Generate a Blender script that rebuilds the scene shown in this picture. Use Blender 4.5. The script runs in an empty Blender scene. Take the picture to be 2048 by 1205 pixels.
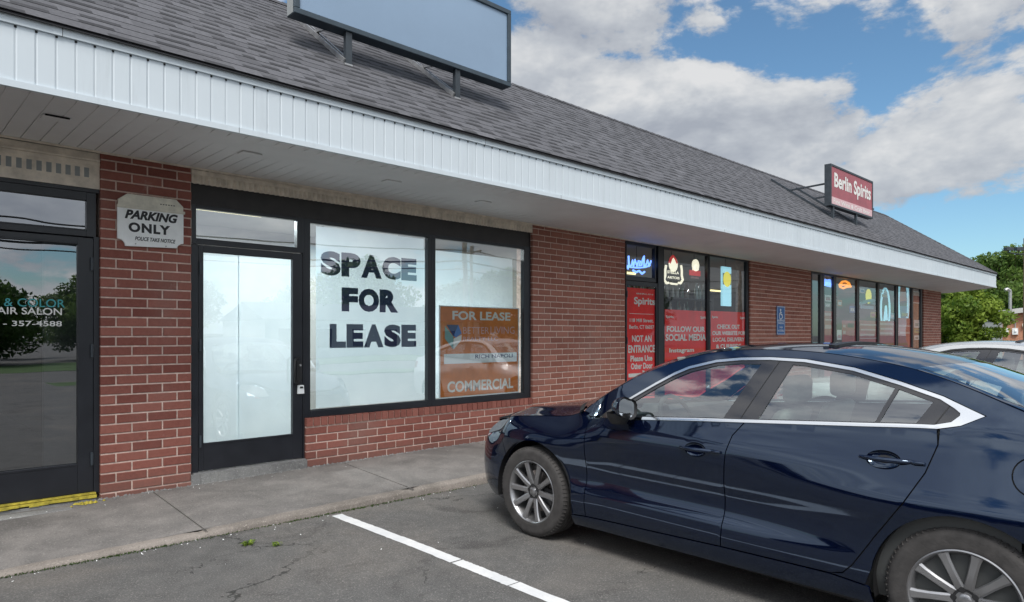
import bpy, bmesh, math, random
import numpy as np
from mathutils import Vector
from mathutils.geometry import delaunay_2d_cdt
R = math.radians
random.seed(7)
C = bpy.context.scene.collection
SC = bpy.context.scene

# ------------------------------------------------------------------ camera, sky, sun, exposure
CH = 1.5                                       # camera height above the lot at the kerb
cam = bpy.data.cameras.new('camera'); camo = bpy.data.objects.new('camera', cam); C.objects.link(camo)
cam.sensor_width = 36.0; cam.lens = 24.0; cam.shift_y = 0.033; cam.clip_end = 3000; cam.clip_start = 0.05
camo.location = (0, 0, CH); camo.rotation_euler = (R(90), 0, -R(43.7))
SC.camera = camo
SUN_EL, SUN_AZ = R(54), R(222)                 # azimuth measured clockwise from +Y
SC.view_settings.view_transform = 'Standard'; SC.view_settings.look = 'None'
SC.view_settings.exposure = 0.55; SC.view_settings.gamma = 1.0; SC.view_settings.use_curve_mapping = False
SC.cycles.max_bounces = 8; SC.cycles.transparent_max_bounces = 16; SC.cycles.caustics_reflective = False
SC.cycles.caustics_refractive = False; SC.cycles.use_denoising = True; SC.cycles.sample_clamp_indirect = 6

class NT:                                       # small helper for building node trees
    def __init__(s, tree):
        s.t = tree; s.t.nodes.clear()
    def n(s, typ, ins=None, **props):
        nd = s.t.nodes.new(typ)
        for k, v in props.items(): setattr(nd, k, v)
        for k, v in (ins or {}).items():
            sock = nd.inputs[k]
            if isinstance(v, bpy.types.NodeSocket): s.t.links.new(v, sock)
            else: sock.default_value = v
        return nd
    def math(s, op, a, b=None, c=None, clamp=False):
        nd = s.t.nodes.new('ShaderNodeMath'); nd.operation = op; nd.use_clamp = clamp
        for i, v in enumerate((a, b, c)):
            if v is None: continue
            if isinstance(v, bpy.types.NodeSocket): s.t.links.new(v, nd.inputs[i])
            else: nd.inputs[i].default_value = v
        return nd.outputs[0]
    def vm(s, op, a, b=None):
        nd = s.t.nodes.new('ShaderNodeVectorMath'); nd.operation = op
        for i, v in enumerate((a, b)):
            if v is None: continue
            if isinstance(v, bpy.types.NodeSocket): s.t.links.new(v, nd.inputs[i])
            else: nd.inputs[i].default_value = v
        return nd.outputs['Value'] if op in ('DOT_PRODUCT', 'LENGTH') else nd.outputs[0]
    def ramp(s, fac, stops, interp='LINEAR'):
        nd = s.t.nodes.new('ShaderNodeValToRGB'); s.t.links.new(fac, nd.inputs[0])
        cr = nd.color_ramp; cr.interpolation = interp
        while len(cr.elements) < len(stops): cr.elements.new(0.5)
        for e, (p, c) in zip(cr.elements, stops):
            e.position = p; e.color = (c[0], c[1], c[2], 1) if len(c) == 3 else c
        return nd.outputs[0]
    def mix(s, fac, a, b, blend='MIX'):
        nd = s.t.nodes.new('ShaderNodeMix'); nd.data_type = 'RGBA'; nd.blend_type = blend
        for k, v in ((0, fac), (6, a), (7, b)):
            if isinstance(v, bpy.types.NodeSocket): s.t.links.new(v, nd.inputs[k])
            else: nd.inputs[k].default_value = v if k == 0 or len(v) == 4 else (*v, 1)
        return nd.outputs[2]
    def smooth(s, x, a, b):
        nd = s.t.nodes.new('ShaderNodeMapRange'); nd.interpolation_type = 'SMOOTHSTEP'
        s.t.links.new(x, nd.inputs[0]); nd.inputs[1].default_value = a; nd.inputs[2].default_value = b
        return nd.outputs[0]
    def link(s, a, b): s.t.links.new(a, b)

def make_world():
    w = bpy.data.worlds.new('World'); SC.world = w; w.use_nodes = True
    t = NT(w.node_tree)
    sky = t.n('ShaderNodeTexSky', sky_type='NISHITA', sun_disc=False, sun_elevation=SUN_EL, sun_rotation=SUN_AZ,
              air_density=1.0, dust_density=0.6, ozone_density=1.6)
    skyc = t.mix(1.0, sky.outputs[0], (0.72, 0.93, 0.98), 'MULTIPLY')
    v = t.vm('NORMALIZE', t.n('ShaderNodeTexCoord').outputs['Generated'])
    sep = t.n('ShaderNodeSeparateXYZ', {0: v})
    def fbm(dz, scale, det, off):
        p = t.vm('ADD', t.vm('MULTIPLY', v, (1.0, 1.0, 2.0)), (off[0], off[1], off[2] + dz))
        return t.n('ShaderNodeTexNoise', {'Vector': p, 'Scale': scale, 'Detail': det, 'Roughness': 0.60, 'Distortion': 0.12}).outputs[0]
    off = (3.1, 1.7, 0.4)
    n1 = fbm(0.0, 4.2, 10, off); n2 = fbm(0.055, 4.2, 5, off)
    # where the heaped clouds stand (direction, tightness, weight); negative weights are the open blue
    blobs = [((.735, .569, .370), 70, .32), ((.724, .63, .28), 60, .28), ((.866, .442, .235), 110, .25), ((.917, .333, .218), 140, .17), ((.931, .236, .28), 130, .27),
             ((.962, .207, .179), 300, .18), ((.922, .161, .353), 350, .20), ((.853, .369, .370), 150, -.30), ((.893, .267, .362), 160, -.30), ((.80, .50, .30), 160, .10), ((.885, .385, .262), 200, .14), ((.958, .259, .124), 200, -.30),
             ((.985, .15, .07), 110, -.32), ((.15, -.85, .40), 3, .34), ((-.75, -.3, .42), 3, .34), ((-.8, .35, .5), 6, .24), ((.7, -.6, .30), 8, .20)]
    b = None
    for d, k, wgt in blobs:
        dv = Vector(d).normalized()
        g = t.math('MULTIPLY', t.math('EXPONENT', t.math('MULTIPLY', t.math('SUBTRACT', t.vm('DOT_PRODUCT', v, tuple(dv)), 1.0), float(k))), wgt)
        b = g if b is None else t.math('ADD', b, g)
    d1 = t.math('ADD', t.math('MULTIPLY', t.math('SUBTRACT', n1, 0.5), 2.25), t.math('ADD', b, 0.405))
    cover = t.smooth(d1, 0.46, 0.63)
    lit = t.math('ADD', t.math('MULTIPLY', t.math('SUBTRACT', n1, n2), 3.6), 0.52)
    thick = t.smooth(d1, 0.62, 1.05)
    lit = t.math('SUBTRACT', lit, t.math('MULTIPLY', thick, 0.16), clamp=True)
    cc = t.ramp(lit, [(0.0, (3.0, 3.2, 3.6)), (0.45, (4.0, 4.2, 4.5)), (0.8, (5.2, 5.3, 5.4)), (1.0, (5.9, 5.9, 5.9))])
    sdir = (math.sin(SUN_AZ) * math.cos(SUN_EL), math.cos(SUN_AZ) * math.cos(SUN_EL), math.sin(SUN_EL))
    near = t.math('ADD', t.math('MULTIPLY', t.math('POWER', t.math('MAXIMUM', t.vm('DOT_PRODUCT', v, sdir), 0.0), 1.2), 1.55), 0.95)
    cc = t.vm('SCALE', cc); cc.node.inputs['Scale'].default_value = 1.0; t.link(near, cc.node.inputs['Scale'])
    col = t.mix(t.math('MULTIPLY', cover, 0.95), skyc, cc)
    bg = t.n('ShaderNodeBackground', {'Color': col, 'Strength': 0.094})
    out = t.n('ShaderNodeOutputWorld', {0: bg.outputs[0]})
    w.cycles.sampling_method = 'MANUAL'; w.cycles.sample_map_resolution = 512
make_world()
sl = bpy.data.lights.new('sun', 'SUN'); sl.energy = 2.2; sl.angle = R(22); sl.color = (1.0, 0.96, 0.9)
so = bpy.data.objects.new('sun', sl); C.objects.link(so)
sd = Vector((math.sin(SUN_AZ) * math.cos(SUN_EL), math.cos(SUN_AZ) * math.cos(SUN_EL), math.sin(SUN_EL)))
so.rotation_euler = sd.to_track_quat('Z', 'Y').to_euler(); so.location = sd * 60

# ------------------------------------------------------------------ measuring helpers (survey of the photograph -> metres)
CA, SA = math.cos(R(43.7)), math.sin(R(43.7))
FX, H0 = 1365.0, 670.0
def ray(px, py):
    k = (px - 1024) / FX
    return (SA + CA * k, CA - SA * k, -(py - H0) / FX)
def on_y(px, py, Y):                            # the point of the plane y = Y surveyed at (px, py)
    r = ray(px, py); f = Y / r[1]
    return Vector((r[0] * f, Y, CH + r[2] * f))
def at_d(px, py, d):
    r = ray(px, py)
    return Vector((r[0] * d, r[1] * d, CH + r[2] * d))
def rect(px0, py0, px1, py1, Y):                # top-left and bottom-right corner -> x0, x1, z0, z1
    a = on_y(px0, py0, Y); b = on_y(px1, py1, Y)
    return a.x, b.x, b.z, a.z

# ------------------------------------------------------------------ mesh helpers
class MB:
    def __init__(s): s.v = []; s.f = []; s.m = []; s.c = []; s.col = None
    def add(s, vs, fs, mi=0, col=None):
        o = len(s.v); s.v.extend([tuple(p) for p in vs])
        for f in fs:
            s.f.append(tuple(i + o for i in f)); s.m.append(mi); s.c.append(col)
        return s
    def box(s, x0, x1, y0, y1, z0, z1, mi=0, col=None):
        if x0 > x1: x0, x1 = x1, x0
        if y0 > y1: y0, y1 = y1, y0
        if z0 > z1: z0, z1 = z1, z0
        vs = [(x0,y0,z0),(x1,y0,z0),(x1,y1,z0),(x0,y1,z0),(x0,y0,z1),(x1,y0,z1),(x1,y1,z1),(x0,y1,z1)]
        return s.add(vs, [(0,3,2,1),(4,5,6,7),(0,1,5,4),(1,2,6,5),(2,3,7,6),(3,0,4,7)], mi, col)
    def quad(s, a, b, c, d, mi=0, col=None): return s.add([a, b, c, d], [(0,1,2,3)], mi, col)
    def beam(s, p, q, w, h=None, up=(0,0,1), mi=0):
        h = h or w; p = Vector(p); q = Vector(q); d = (q - p).normalized(); u = Vector(up)
        if abs(d.dot(u)) > 0.95: u = Vector((1, 0, 0))
        a = d.cross(u).normalized(); b = a.cross(d).normalized()
        vs = []
        for c in (p, q):
            for sx, sy in ((-1,-1),(1,-1),(1,1),(-1,1)): vs.append(c + a * sx * w / 2 + b * sy * h / 2)
        return s.add(vs, [(0,1,2,3),(7,6,5,4),(0,4,5,1),(1,5,6,2),(2,6,7,3),(3,7,4,0)], mi)
    def tube(s, pts, rad, n=8, mi=0, caps=True, col=None):
        pts = [Vector(p) for p in pts]; rads = rad if isinstance(rad, (list, tuple)) else [rad] * len(pts)
        vs = []; a = None
        for i, p in enumerate(pts):
            d = (pts[min(i + 1, len(pts) - 1)] - pts[max(i - 1, 0)]).normalized()
            if a is None:
                a = d.cross(Vector((0, 0, 1)) if abs(d.z) < 0.9 else Vector((1, 0, 0))).normalized()
            else: a = (a - d * a.dot(d)).normalized()
            b = d.cross(a)
            for k in range(n):
                t = 2 * math.pi * k / n
                vs.append(p + (a * math.cos(t) + b * math.sin(t)) * rads[i])
        fs = []
        for i in range(len(pts) - 1):
            for k in range(n):
                k2 = (k + 1) % n
                fs.append((i*n+k, i*n+k2, (i+1)*n+k2, (i+1)*n+k))
        if caps:
            fs.append(tuple(range(n))[::-1]); fs.append(tuple(range((len(pts)-1)*n, len(pts)*n)))
        return s.add(vs, fs, mi, col)
    def lathe(s, prof, n=32, axis='z', c=(0,0,0), mi=0, sgn=1):   # prof: (radius, height)
        vs = []
        for r, h in prof:
            for k in range(n):
                t = 2 * math.pi * k / n
                if axis == 'z': vs.append((c[0]+r*math.cos(t), c[1]+r*math.sin(t), c[2]+h))
                else: vs.append((c[0]+r*math.cos(t), c[1]+h*sgn, c[2]+r*math.sin(t)))
        fs = []
        for i in range(len(prof) - 1):
            for k in range(n):
                k2 = (k + 1) % n
                f = (i*n+k, i*n+k2, (i+1)*n+k2, (i+1)*n+k)
                fs.append(f if (axis == 'z' or sgn < 0) else f[::-1])
        return s.add(vs, fs, mi)
    def prism(s, poly, y0, y1, mi=0):            # polygon in x,z extruded along y
        n = len(poly)
        vs = [(x, y0, z) for x, z in poly] + [(x, y1, z) for x, z in poly]
        fs = [tuple(range(n)), tuple(range(n, 2*n))[::-1]] + [(i, i+n, (i+1) % n + n, (i+1) % n) for i in range(n)]
        return s.add(vs, fs, mi)
    def build(s, name, mats, parent=None, smooth=None, bevel=0, world=True):
        me = bpy.data.meshes.new(name)
        me.from_pydata(s.v, [], s.f)
        if not isinstance(mats, (list, tuple)): mats = [mats]
        for m in mats: me.materials.append(m)
        if len(mats) > 1: me.polygons.foreach_set('material_index', s.m)
        if any(c is not None for c in s.c):
            at = me.attributes.new('tint', 'FLOAT', 'FACE')
            at.data.foreach_set('value', [0.5 if c is None else c for c in s.c])
        me.update()
        bm = bmesh.new(); bm.from_mesh(me)
        if smooth != 'keep': bmesh.ops.recalc_face_normals(bm, faces=bm.faces)
        bm.to_mesh(me); bm.free()
        if smooth:
            me.shade_smooth()
            if smooth != 'keep': me.set_sharp_from_angle(angle=R(smooth))
        o = bpy.data.objects.new(name, me); C.objects.link(o)
        if parent is not None:
            o.parent = parent
            if world: me.transform(__import__('mathutils').Matrix.Translation(-base_of(parent)))
        if bevel:
            b = o.modifiers.new('bevel', 'BEVEL'); b.width = bevel; b.segments = 2; b.limit_method = 'ANGLE'; b.angle_limit = R(50)
        return o
def base_of(o):
    p = Vector((0, 0, 0))
    while o is not None: p = p + o.location; o = o.parent
    return p
def tag(o, label=None, cat=None, group=None, kind=None):
    if label: o['label'] = label
    if cat: o['category'] = cat
    if group: o['group'] = group
    if kind: o['kind'] = kind
    return o
def thing(name, label, cat, loc=(0,0,0), group=None):
    o = bpy.data.objects.new(name, None); C.objects.link(o); o.location = loc; o.empty_display_size = 0.2
    return tag(o, label, cat, group)
def copy_tree(o, parent=None):
    c = o.copy(); C.objects.link(c)
    if parent is not None: c.parent = parent
    for ch in list(o.children): copy_tree(ch, c)
    return c

def text_geo(body, bold=0.0, shear=0.0, tube=0.0, space=1.0):
    cu = bpy.data.curves.new('lettering', 'FONT'); cu.body = body; cu.size = 1.0; cu.offset = bold; cu.shear = shear
    cu.resolution_u = 4; cu.space_character = space
    if tube: cu.fill_mode = 'NONE' if 'NONE' in [e.identifier for e in cu.bl_rna.properties['fill_mode'].enum_items] else cu.fill_mode; cu.bevel_depth = tube; cu.bevel_resolution = 1
    o = bpy.data.objects.new('lettering', cu); C.objects.link(o)
    dg = bpy.context.evaluated_depsgraph_get(); dg.update()
    me = bpy.data.meshes.new_from_object(o.evaluated_get(dg))
    vs = [tuple(v.co) for v in me.vertices]; fs = [tuple(p.vertices) for p in me.polygons]
    bpy.data.objects.remove(o); bpy.data.curves.remove(cu); bpy.data.meshes.remove(me)
    return vs, fs
def put_text(mb, body, x0, x1, z0, z1, Y, bold=0.0, shear=0.0, mi=0, tube=0.0, cap=True, space=1.0):
    vs, fs = text_geo(body, bold, shear, tube, space)
    a = np.array(vs); lo = a.min(0); hi = a.max(0)
    sx = (x1 - x0) / (hi[0] - lo[0]); sz = (z1 - z0) / (hi[1] - lo[1])
    pts = [(x0 + (p[0]-lo[0])*sx, Y + p[2]*min(sx, sz), z0 + (p[1]-lo[1])*sz) for p in vs]
    mb.add(pts, fs, mi)
def px_text(mb, body, px0, py0, px1, py1, Y, **k): put_text(mb, body, *rect(px0, py0, px1, py1, Y), Y, **k)

# ------------------------------------------------------------------ materials
MATS = {}
def mat(name, color=(.5,.5,.5), rough=.5, metal=0.0, spec=.5, coat=0.0, noise=0.0, nscale=8.0, bump=0.0, bscale=60.0, emit=None, estr=1.0, tint=0.0):
    m = bpy.data.materials.new(name); m.use_nodes = True; t = NT(m.node_tree)
    p = t.n('ShaderNodeBsdfPrincipled', {'Roughness': rough, 'Metallic': metal, 'Specular IOR Level': spec, 'Coat Weight': coat, 'Coat Roughness': .03})
    tc = t.n('ShaderNodeTexCoord').outputs['Object']
    col = None
    if noise:
        nz = t.n('ShaderNodeTexNoise', {'Vector': tc, 'Scale': nscale, 'Detail': 6, 'Roughness': .6}).outputs[0]
        a = tuple(c * (1 - noise) for c in color); b = tuple(min(1, c * (1 + noise)) for c in color)
        col = t.ramp(nz, [(.3, a), (.7, b)])
        rr = t.math('ADD', t.math('MULTIPLY', nz, .25), rough - .12, clamp=True)
        t.link(rr, p.inputs['Roughness'])
    if tint:
        at = t.n('ShaderNodeAttribute', attribute_name='tint').outputs['Fac']
        f = t.math('ADD', t.math('MULTIPLY', at, 2 * tint), 1 - tint)
        cc = t.n('ShaderNodeCombineXYZ', {0: f, 1: f, 2: f}).outputs[0]
        col = t.mix(1.0, col if col is not None else (*color, 1), cc, 'MULTIPLY')
    if col is not None: t.link(col, p.inputs['Base Color'])
    else: p.inputs['Base Color'].default_value = (*color, 1)
    if emit: p.inputs['Emission Color'].default_value = (*emit, 1); p.inputs['Emission Strength'].default_value = estr
    if bump:
        bz = t.n('ShaderNodeTexNoise', {'Vector': tc, 'Scale': bscale, 'Detail': 5}).outputs[0]
        t.link(t.n('ShaderNodeBump', {'Height': bz, 'Strength': bump, 'Distance': .01}).outputs[0], p.inputs['Normal'])
    t.n('ShaderNodeOutputMaterial', {0: p.outputs[0]})
    return m
def glass_mat(name, tint=(.86,.9,.88), base=.2, boost=1.0, wav=0.0):
    m = bpy.data.materials.new(name); m.use_nodes = True; t = NT(m.node_tree)
    bf = t.n('ShaderNodeNewGeometry').outputs['Backfacing']
    fr = t.n('ShaderNodeFresnel', {'IOR': t.math('SUBTRACT', 1.5, t.math('MULTIPLY', bf, 1.5 - 1 / 1.5))})
    g = t.n('ShaderNodeBsdfGlossy', {'Color': (.95, .97, 1, 1), 'Roughness': .004})
    if wav:
        tc = t.n('ShaderNodeTexCoord').outputs['Object']
        nz = t.n('ShaderNodeTexNoise', {'Vector': tc, 'Scale': 1.6, 'Detail': 1}).outputs[0]
        bp = t.n('ShaderNodeBump', {'Height': nz, 'Strength': wav, 'Distance': .02}).outputs[0]
        t.link(bp, g.inputs['Normal'])
    tr = t.n('ShaderNodeBsdfTransparent', {'Color': (*tint, 1)})
    f = t.math('ADD', t.math('MULTIPLY', fr.outputs[0], boost), base, clamp=True)
    mx = t.n('ShaderNodeMixShader', {0: f, 1: tr.outputs[0], 2: g.outputs[0]})
    t.n('ShaderNodeOutputMaterial', {0: mx.outputs[0]})
    return m
def car_paint(name, color, flake=.35, ior=1.6):
    m = bpy.data.materials.new(name); m.use_nodes = True; t = NT(m.node_tree)
    tc = t.n('ShaderNodeTexCoord').outputs['Object']
    dust = t.n('ShaderNodeTexNoise', {'Vector': tc, 'Scale': 5, 'Detail': 8, 'Roughness': .7}).outputs[0]
    rr = t.ramp(dust, [(.35, (.03,)*3), (.75, (.075,)*3)])
    if flake < .12:                              # deep solid metallic: tinted clear reflection over a near-black base
        p = t.n('ShaderNodeBsdfPrincipled', {'Base Color': (*color, 1), 'Roughness': rr, 'IOR': ior, 'Specular Tint': (.62, .78, 1, 1)})
    else: p = t.n('ShaderNodeBsdfPrincipled', {'Base Color': (*color, 1), 'Metallic': flake, 'Roughness': .38, 'Coat Weight': 1.0, 'Coat IOR': ior, 'Coat Roughness': rr})
    t.n('ShaderNodeOutputMaterial', {0: p.outputs[0]})
    return m
def brick_mat(name, c1, c2, bump=.35):
    m = bpy.data.materials.new(name); m.use_nodes = True; t = NT(m.node_tree)
    at = t.n('ShaderNodeAttribute', attribute_name='tint').outputs['Fac']
    tc = t.n('ShaderNodeTexCoord').outputs['Object']
    nz = t.n('ShaderNodeTexNoise', {'Vector': tc, 'Scale': 26, 'Detail': 8, 'Roughness': .7}).outputs[0]
    big = t.n('ShaderNodeTexNoise', {'Vector': tc, 'Scale': 1.3, 'Detail': 3}).outputs[0]
    f = t.math('ADD', t.math('MULTIPLY', at, .75), t.math('MULTIPLY', t.math('SUBTRACT', nz, .5), .9), clamp=True)
    col = t.mix(f, c1, c2)
    col = t.mix(t.math('MULTIPLY', t.smooth(big, .5, .75), .35), col, (.30, .20, .17))
    eff = t.math('MULTIPLY', t.smooth(t.n('ShaderNodeTexNoise', {'Vector': tc, 'Scale': 4.5, 'Detail': 7, 'Roughness': .75}).outputs[0], .60, .74), .35)
    col = t.mix(eff, col, (.50, .40, .36))
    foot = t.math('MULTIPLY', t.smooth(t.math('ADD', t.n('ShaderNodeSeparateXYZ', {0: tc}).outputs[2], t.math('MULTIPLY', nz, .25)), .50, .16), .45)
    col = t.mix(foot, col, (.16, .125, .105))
    speck = t.smooth(t.n('ShaderNodeTexNoise', {'Vector': tc, 'Scale': 140, 'Detail': 2}).outputs[0], .66, .74)
    col = t.mix(t.math('MULTIPLY', speck, .5), col, (.06, .03, .03))
    p = t.n('ShaderNodeBsdfPrincipled', {'Base Color': col, 'Roughness': .86, 'Specular IOR Level': .3})
    t.link(t.n('ShaderNodeBump', {'Height': nz, 'Strength': bump, 'Distance': .006}).outputs[0], p.inputs['Normal'])
    t.n('ShaderNodeOutputMaterial', {0: p.outputs[0]})
    return m
def asphalt_mat():
    m = bpy.data.materials.new('asphalt'); m.use_nodes = True; t = NT(m.node_tree)
    tc = t.n('ShaderNodeTexCoord').outputs['Object']
    def noise(sc, det=6, ro=.6, dist=0.0): return t.n('ShaderNodeTexNoise', {'Vector': tc, 'Scale': sc, 'Detail': det, 'Roughness': ro, 'Distortion': dist}).outputs[0]
    grain = noise(95, 4, .8); mid = noise(6, 8, .65, .4); big = noise(.55, 5, .6, .5)
    base = t.ramp(mid, [(.25, (.084, .083, .081)), (.55, (.117, .115, .112)), (.8, (.155, .150, .143))])
    base = t.mix(t.math('MULTIPLY', t.smooth(big, .45, .7), .45), base, (.215, .19, .165))
    stain = t.smooth(noise(1.5, 7, .62, .8), .545, .66)
    base = t.mix(t.math('MULTIPLY', stain, .55), base, (.045, .042, .042))
    base = t.mix(t.math('MULTIPLY', t.smooth(grain, .55, .64), .8), base, (.30, .285, .265))
    base = t.mix(t.math('MULTIPLY', t.smooth(grain, .46, .35), .75), base, (.06, .058, .056))
    wob = t.vm('ADD', tc, t.vm('MULTIPLY', t.n('ShaderNodeTexNoise', {'Vector': tc, 'Scale': 1.7, 'Detail': 5, 'Roughness': .7}).outputs[1], (.9, .9, 0)))
    vo = t.n('ShaderNodeTexVoronoi', {'Vector': wob, 'Scale': .55}, feature='DISTANCE_TO_EDGE').outputs[0]
    keep = t.smooth(noise(.8, 2), .46, .56)
    crack = t.math('MULTIPLY', t.smooth(vo, .0048, .0012), keep)
    base = t.mix(t.math('MULTIPLY', crack, .85), base, (.03, .03, .028))
    p = t.n('ShaderNodeBsdfPrincipled', {'Base Color': base, 'Roughness': .85, 'Specular IOR Level': .35})
    h = t.math('SUBTRACT', t.math('ADD', grain, t.math('MULTIPLY', mid, .6)), t.math('MULTIPLY', crack, 2.0))
    t.link(t.n('ShaderNodeBump', {'Height': h, 'Strength': .5, 'Distance': .008}).outputs[0], p.inputs['Normal'])
    t.n('ShaderNodeOutputMaterial', {0: p.outputs[0]})
    return m
def concrete_mat(name, a, b, speck=.8):
    m = bpy.data.materials.new(name); m.use_nodes = True; t = NT(m.node_tree)
    tc = t.n('ShaderNodeTexCoord').outputs['Object']
    def noise(sc, det=6, ro=.6, dist=0.0): return t.n('ShaderNodeTexNoise', {'Vector': tc, 'Scale': sc, 'Detail': det, 'Roughness': ro, 'Distortion': dist}).outputs[0]
    g = noise(80, 4, .78); mid = noise(3.5, 8, .65, .4); big = noise(.9, 4, .6, .3)
    c = t.mix(t.smooth(mid, .3, .7), a, b)
    c = t.mix(t.math('MULTIPLY', t.smooth(big, .48, .66), .5), c, tuple(x * .55 for x in a))
    c = t.mix(t.math('MULTIPLY', t.smooth(g, .56, .68), speck), c, tuple(min(1, x * 1.7) for x in b))
    c = t.mix(t.math('MULTIPLY', t.smooth(g, .44, .32), speck), c, tuple(x * .45 for x in a))
    p = t.n('ShaderNodeBsdfPrincipled', {'Base Color': c, 'Roughness': .88, 'Specular IOR Level': .3})
    t.link(t.n('ShaderNodeBump', {'Height': t.math('ADD', g, mid), 'Strength': .45, 'Distance': .006}).outputs[0], p.inputs['Normal'])
    t.n('ShaderNodeOutputMaterial', {0: p.outputs[0]})
    return m
def leaf_mat(name, dark, light, trans=.35):
    m = bpy.data.materials.new(name); m.use_nodes = True; t = NT(m.node_tree)
    at = t.n('ShaderNodeAttribute', attribute_name='tint').outputs['Fac']
    col = t.ramp(at, [(0, dark), (1, light)])
    d = t.n('ShaderNodeBsdfPrincipled', {'Base Color': col, 'Roughness': .55, 'Specular IOR Level': .3})
    tr = t.n('ShaderNodeBsdfTranslucent', {'Color': col})
    mx = t.n('ShaderNodeMixShader', {0: trans, 1: d.outputs[0], 2: tr.outputs[0]})
    t.n('ShaderNodeOutputMaterial', {0: mx.outputs[0]})
    return m

def fascia_mat():
    m = bpy.data.materials.new('white_aluminium'); m.use_nodes = True; t = NT(m.node_tree)
    tc = t.n('ShaderNodeTexCoord').outputs['Object']
    st = t.n('ShaderNodeTexNoise', {'Vector': t.vm('MULTIPLY', tc, (9, 9, .7)), 'Scale': 1.0, 'Detail': 6, 'Roughness': .7}).outputs[0]
    bl = t.n('ShaderNodeTexNoise', {'Vector': tc, 'Scale': .8, 'Detail': 4}).outputs[0]
    c = t.mix(t.math('MULTIPLY', t.smooth(st, .50, .75), .35), (.61, .675, .72), (.44, .48, .50)); c = t.mix(t.math('MULTIPLY', t.smooth(bl, .45, .7), .3), c, (.52, .60, .66))
    p = t.n('ShaderNodeBsdfPrincipled', {'Base Color': c, 'Roughness': .45})
    t.link(t.n('ShaderNodeBump', {'Height': bl, 'Strength': .25, 'Distance': .02}).outputs[0], p.inputs['Normal'])
    t.n('ShaderNodeOutputMaterial', {0: p.outputs[0]}); return m
def paper_mat():
    m = bpy.data.materials.new('white_paper'); m.use_nodes = True; t = NT(m.node_tree)
    tc = t.n('ShaderNodeTexCoord').outputs['Object']; nz = t.n('ShaderNodeTexNoise', {'Vector': tc, 'Scale': 3, 'Detail': 4}).outputs[0]
    c = t.ramp(nz, [(.3, (.74, .82, .85)), (.7, (.82, .89, .91))])
    mx = t.n('ShaderNodeMixShader', {0: .42, 1: t.n('ShaderNodeBsdfDiffuse', {'Color': c}).outputs[0], 2: t.n('ShaderNodeBsdfTranslucent', {'Color': c}).outputs[0]})
    t.n('ShaderNodeOutputMaterial', {0: mx.outputs[0]}); return m
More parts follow.
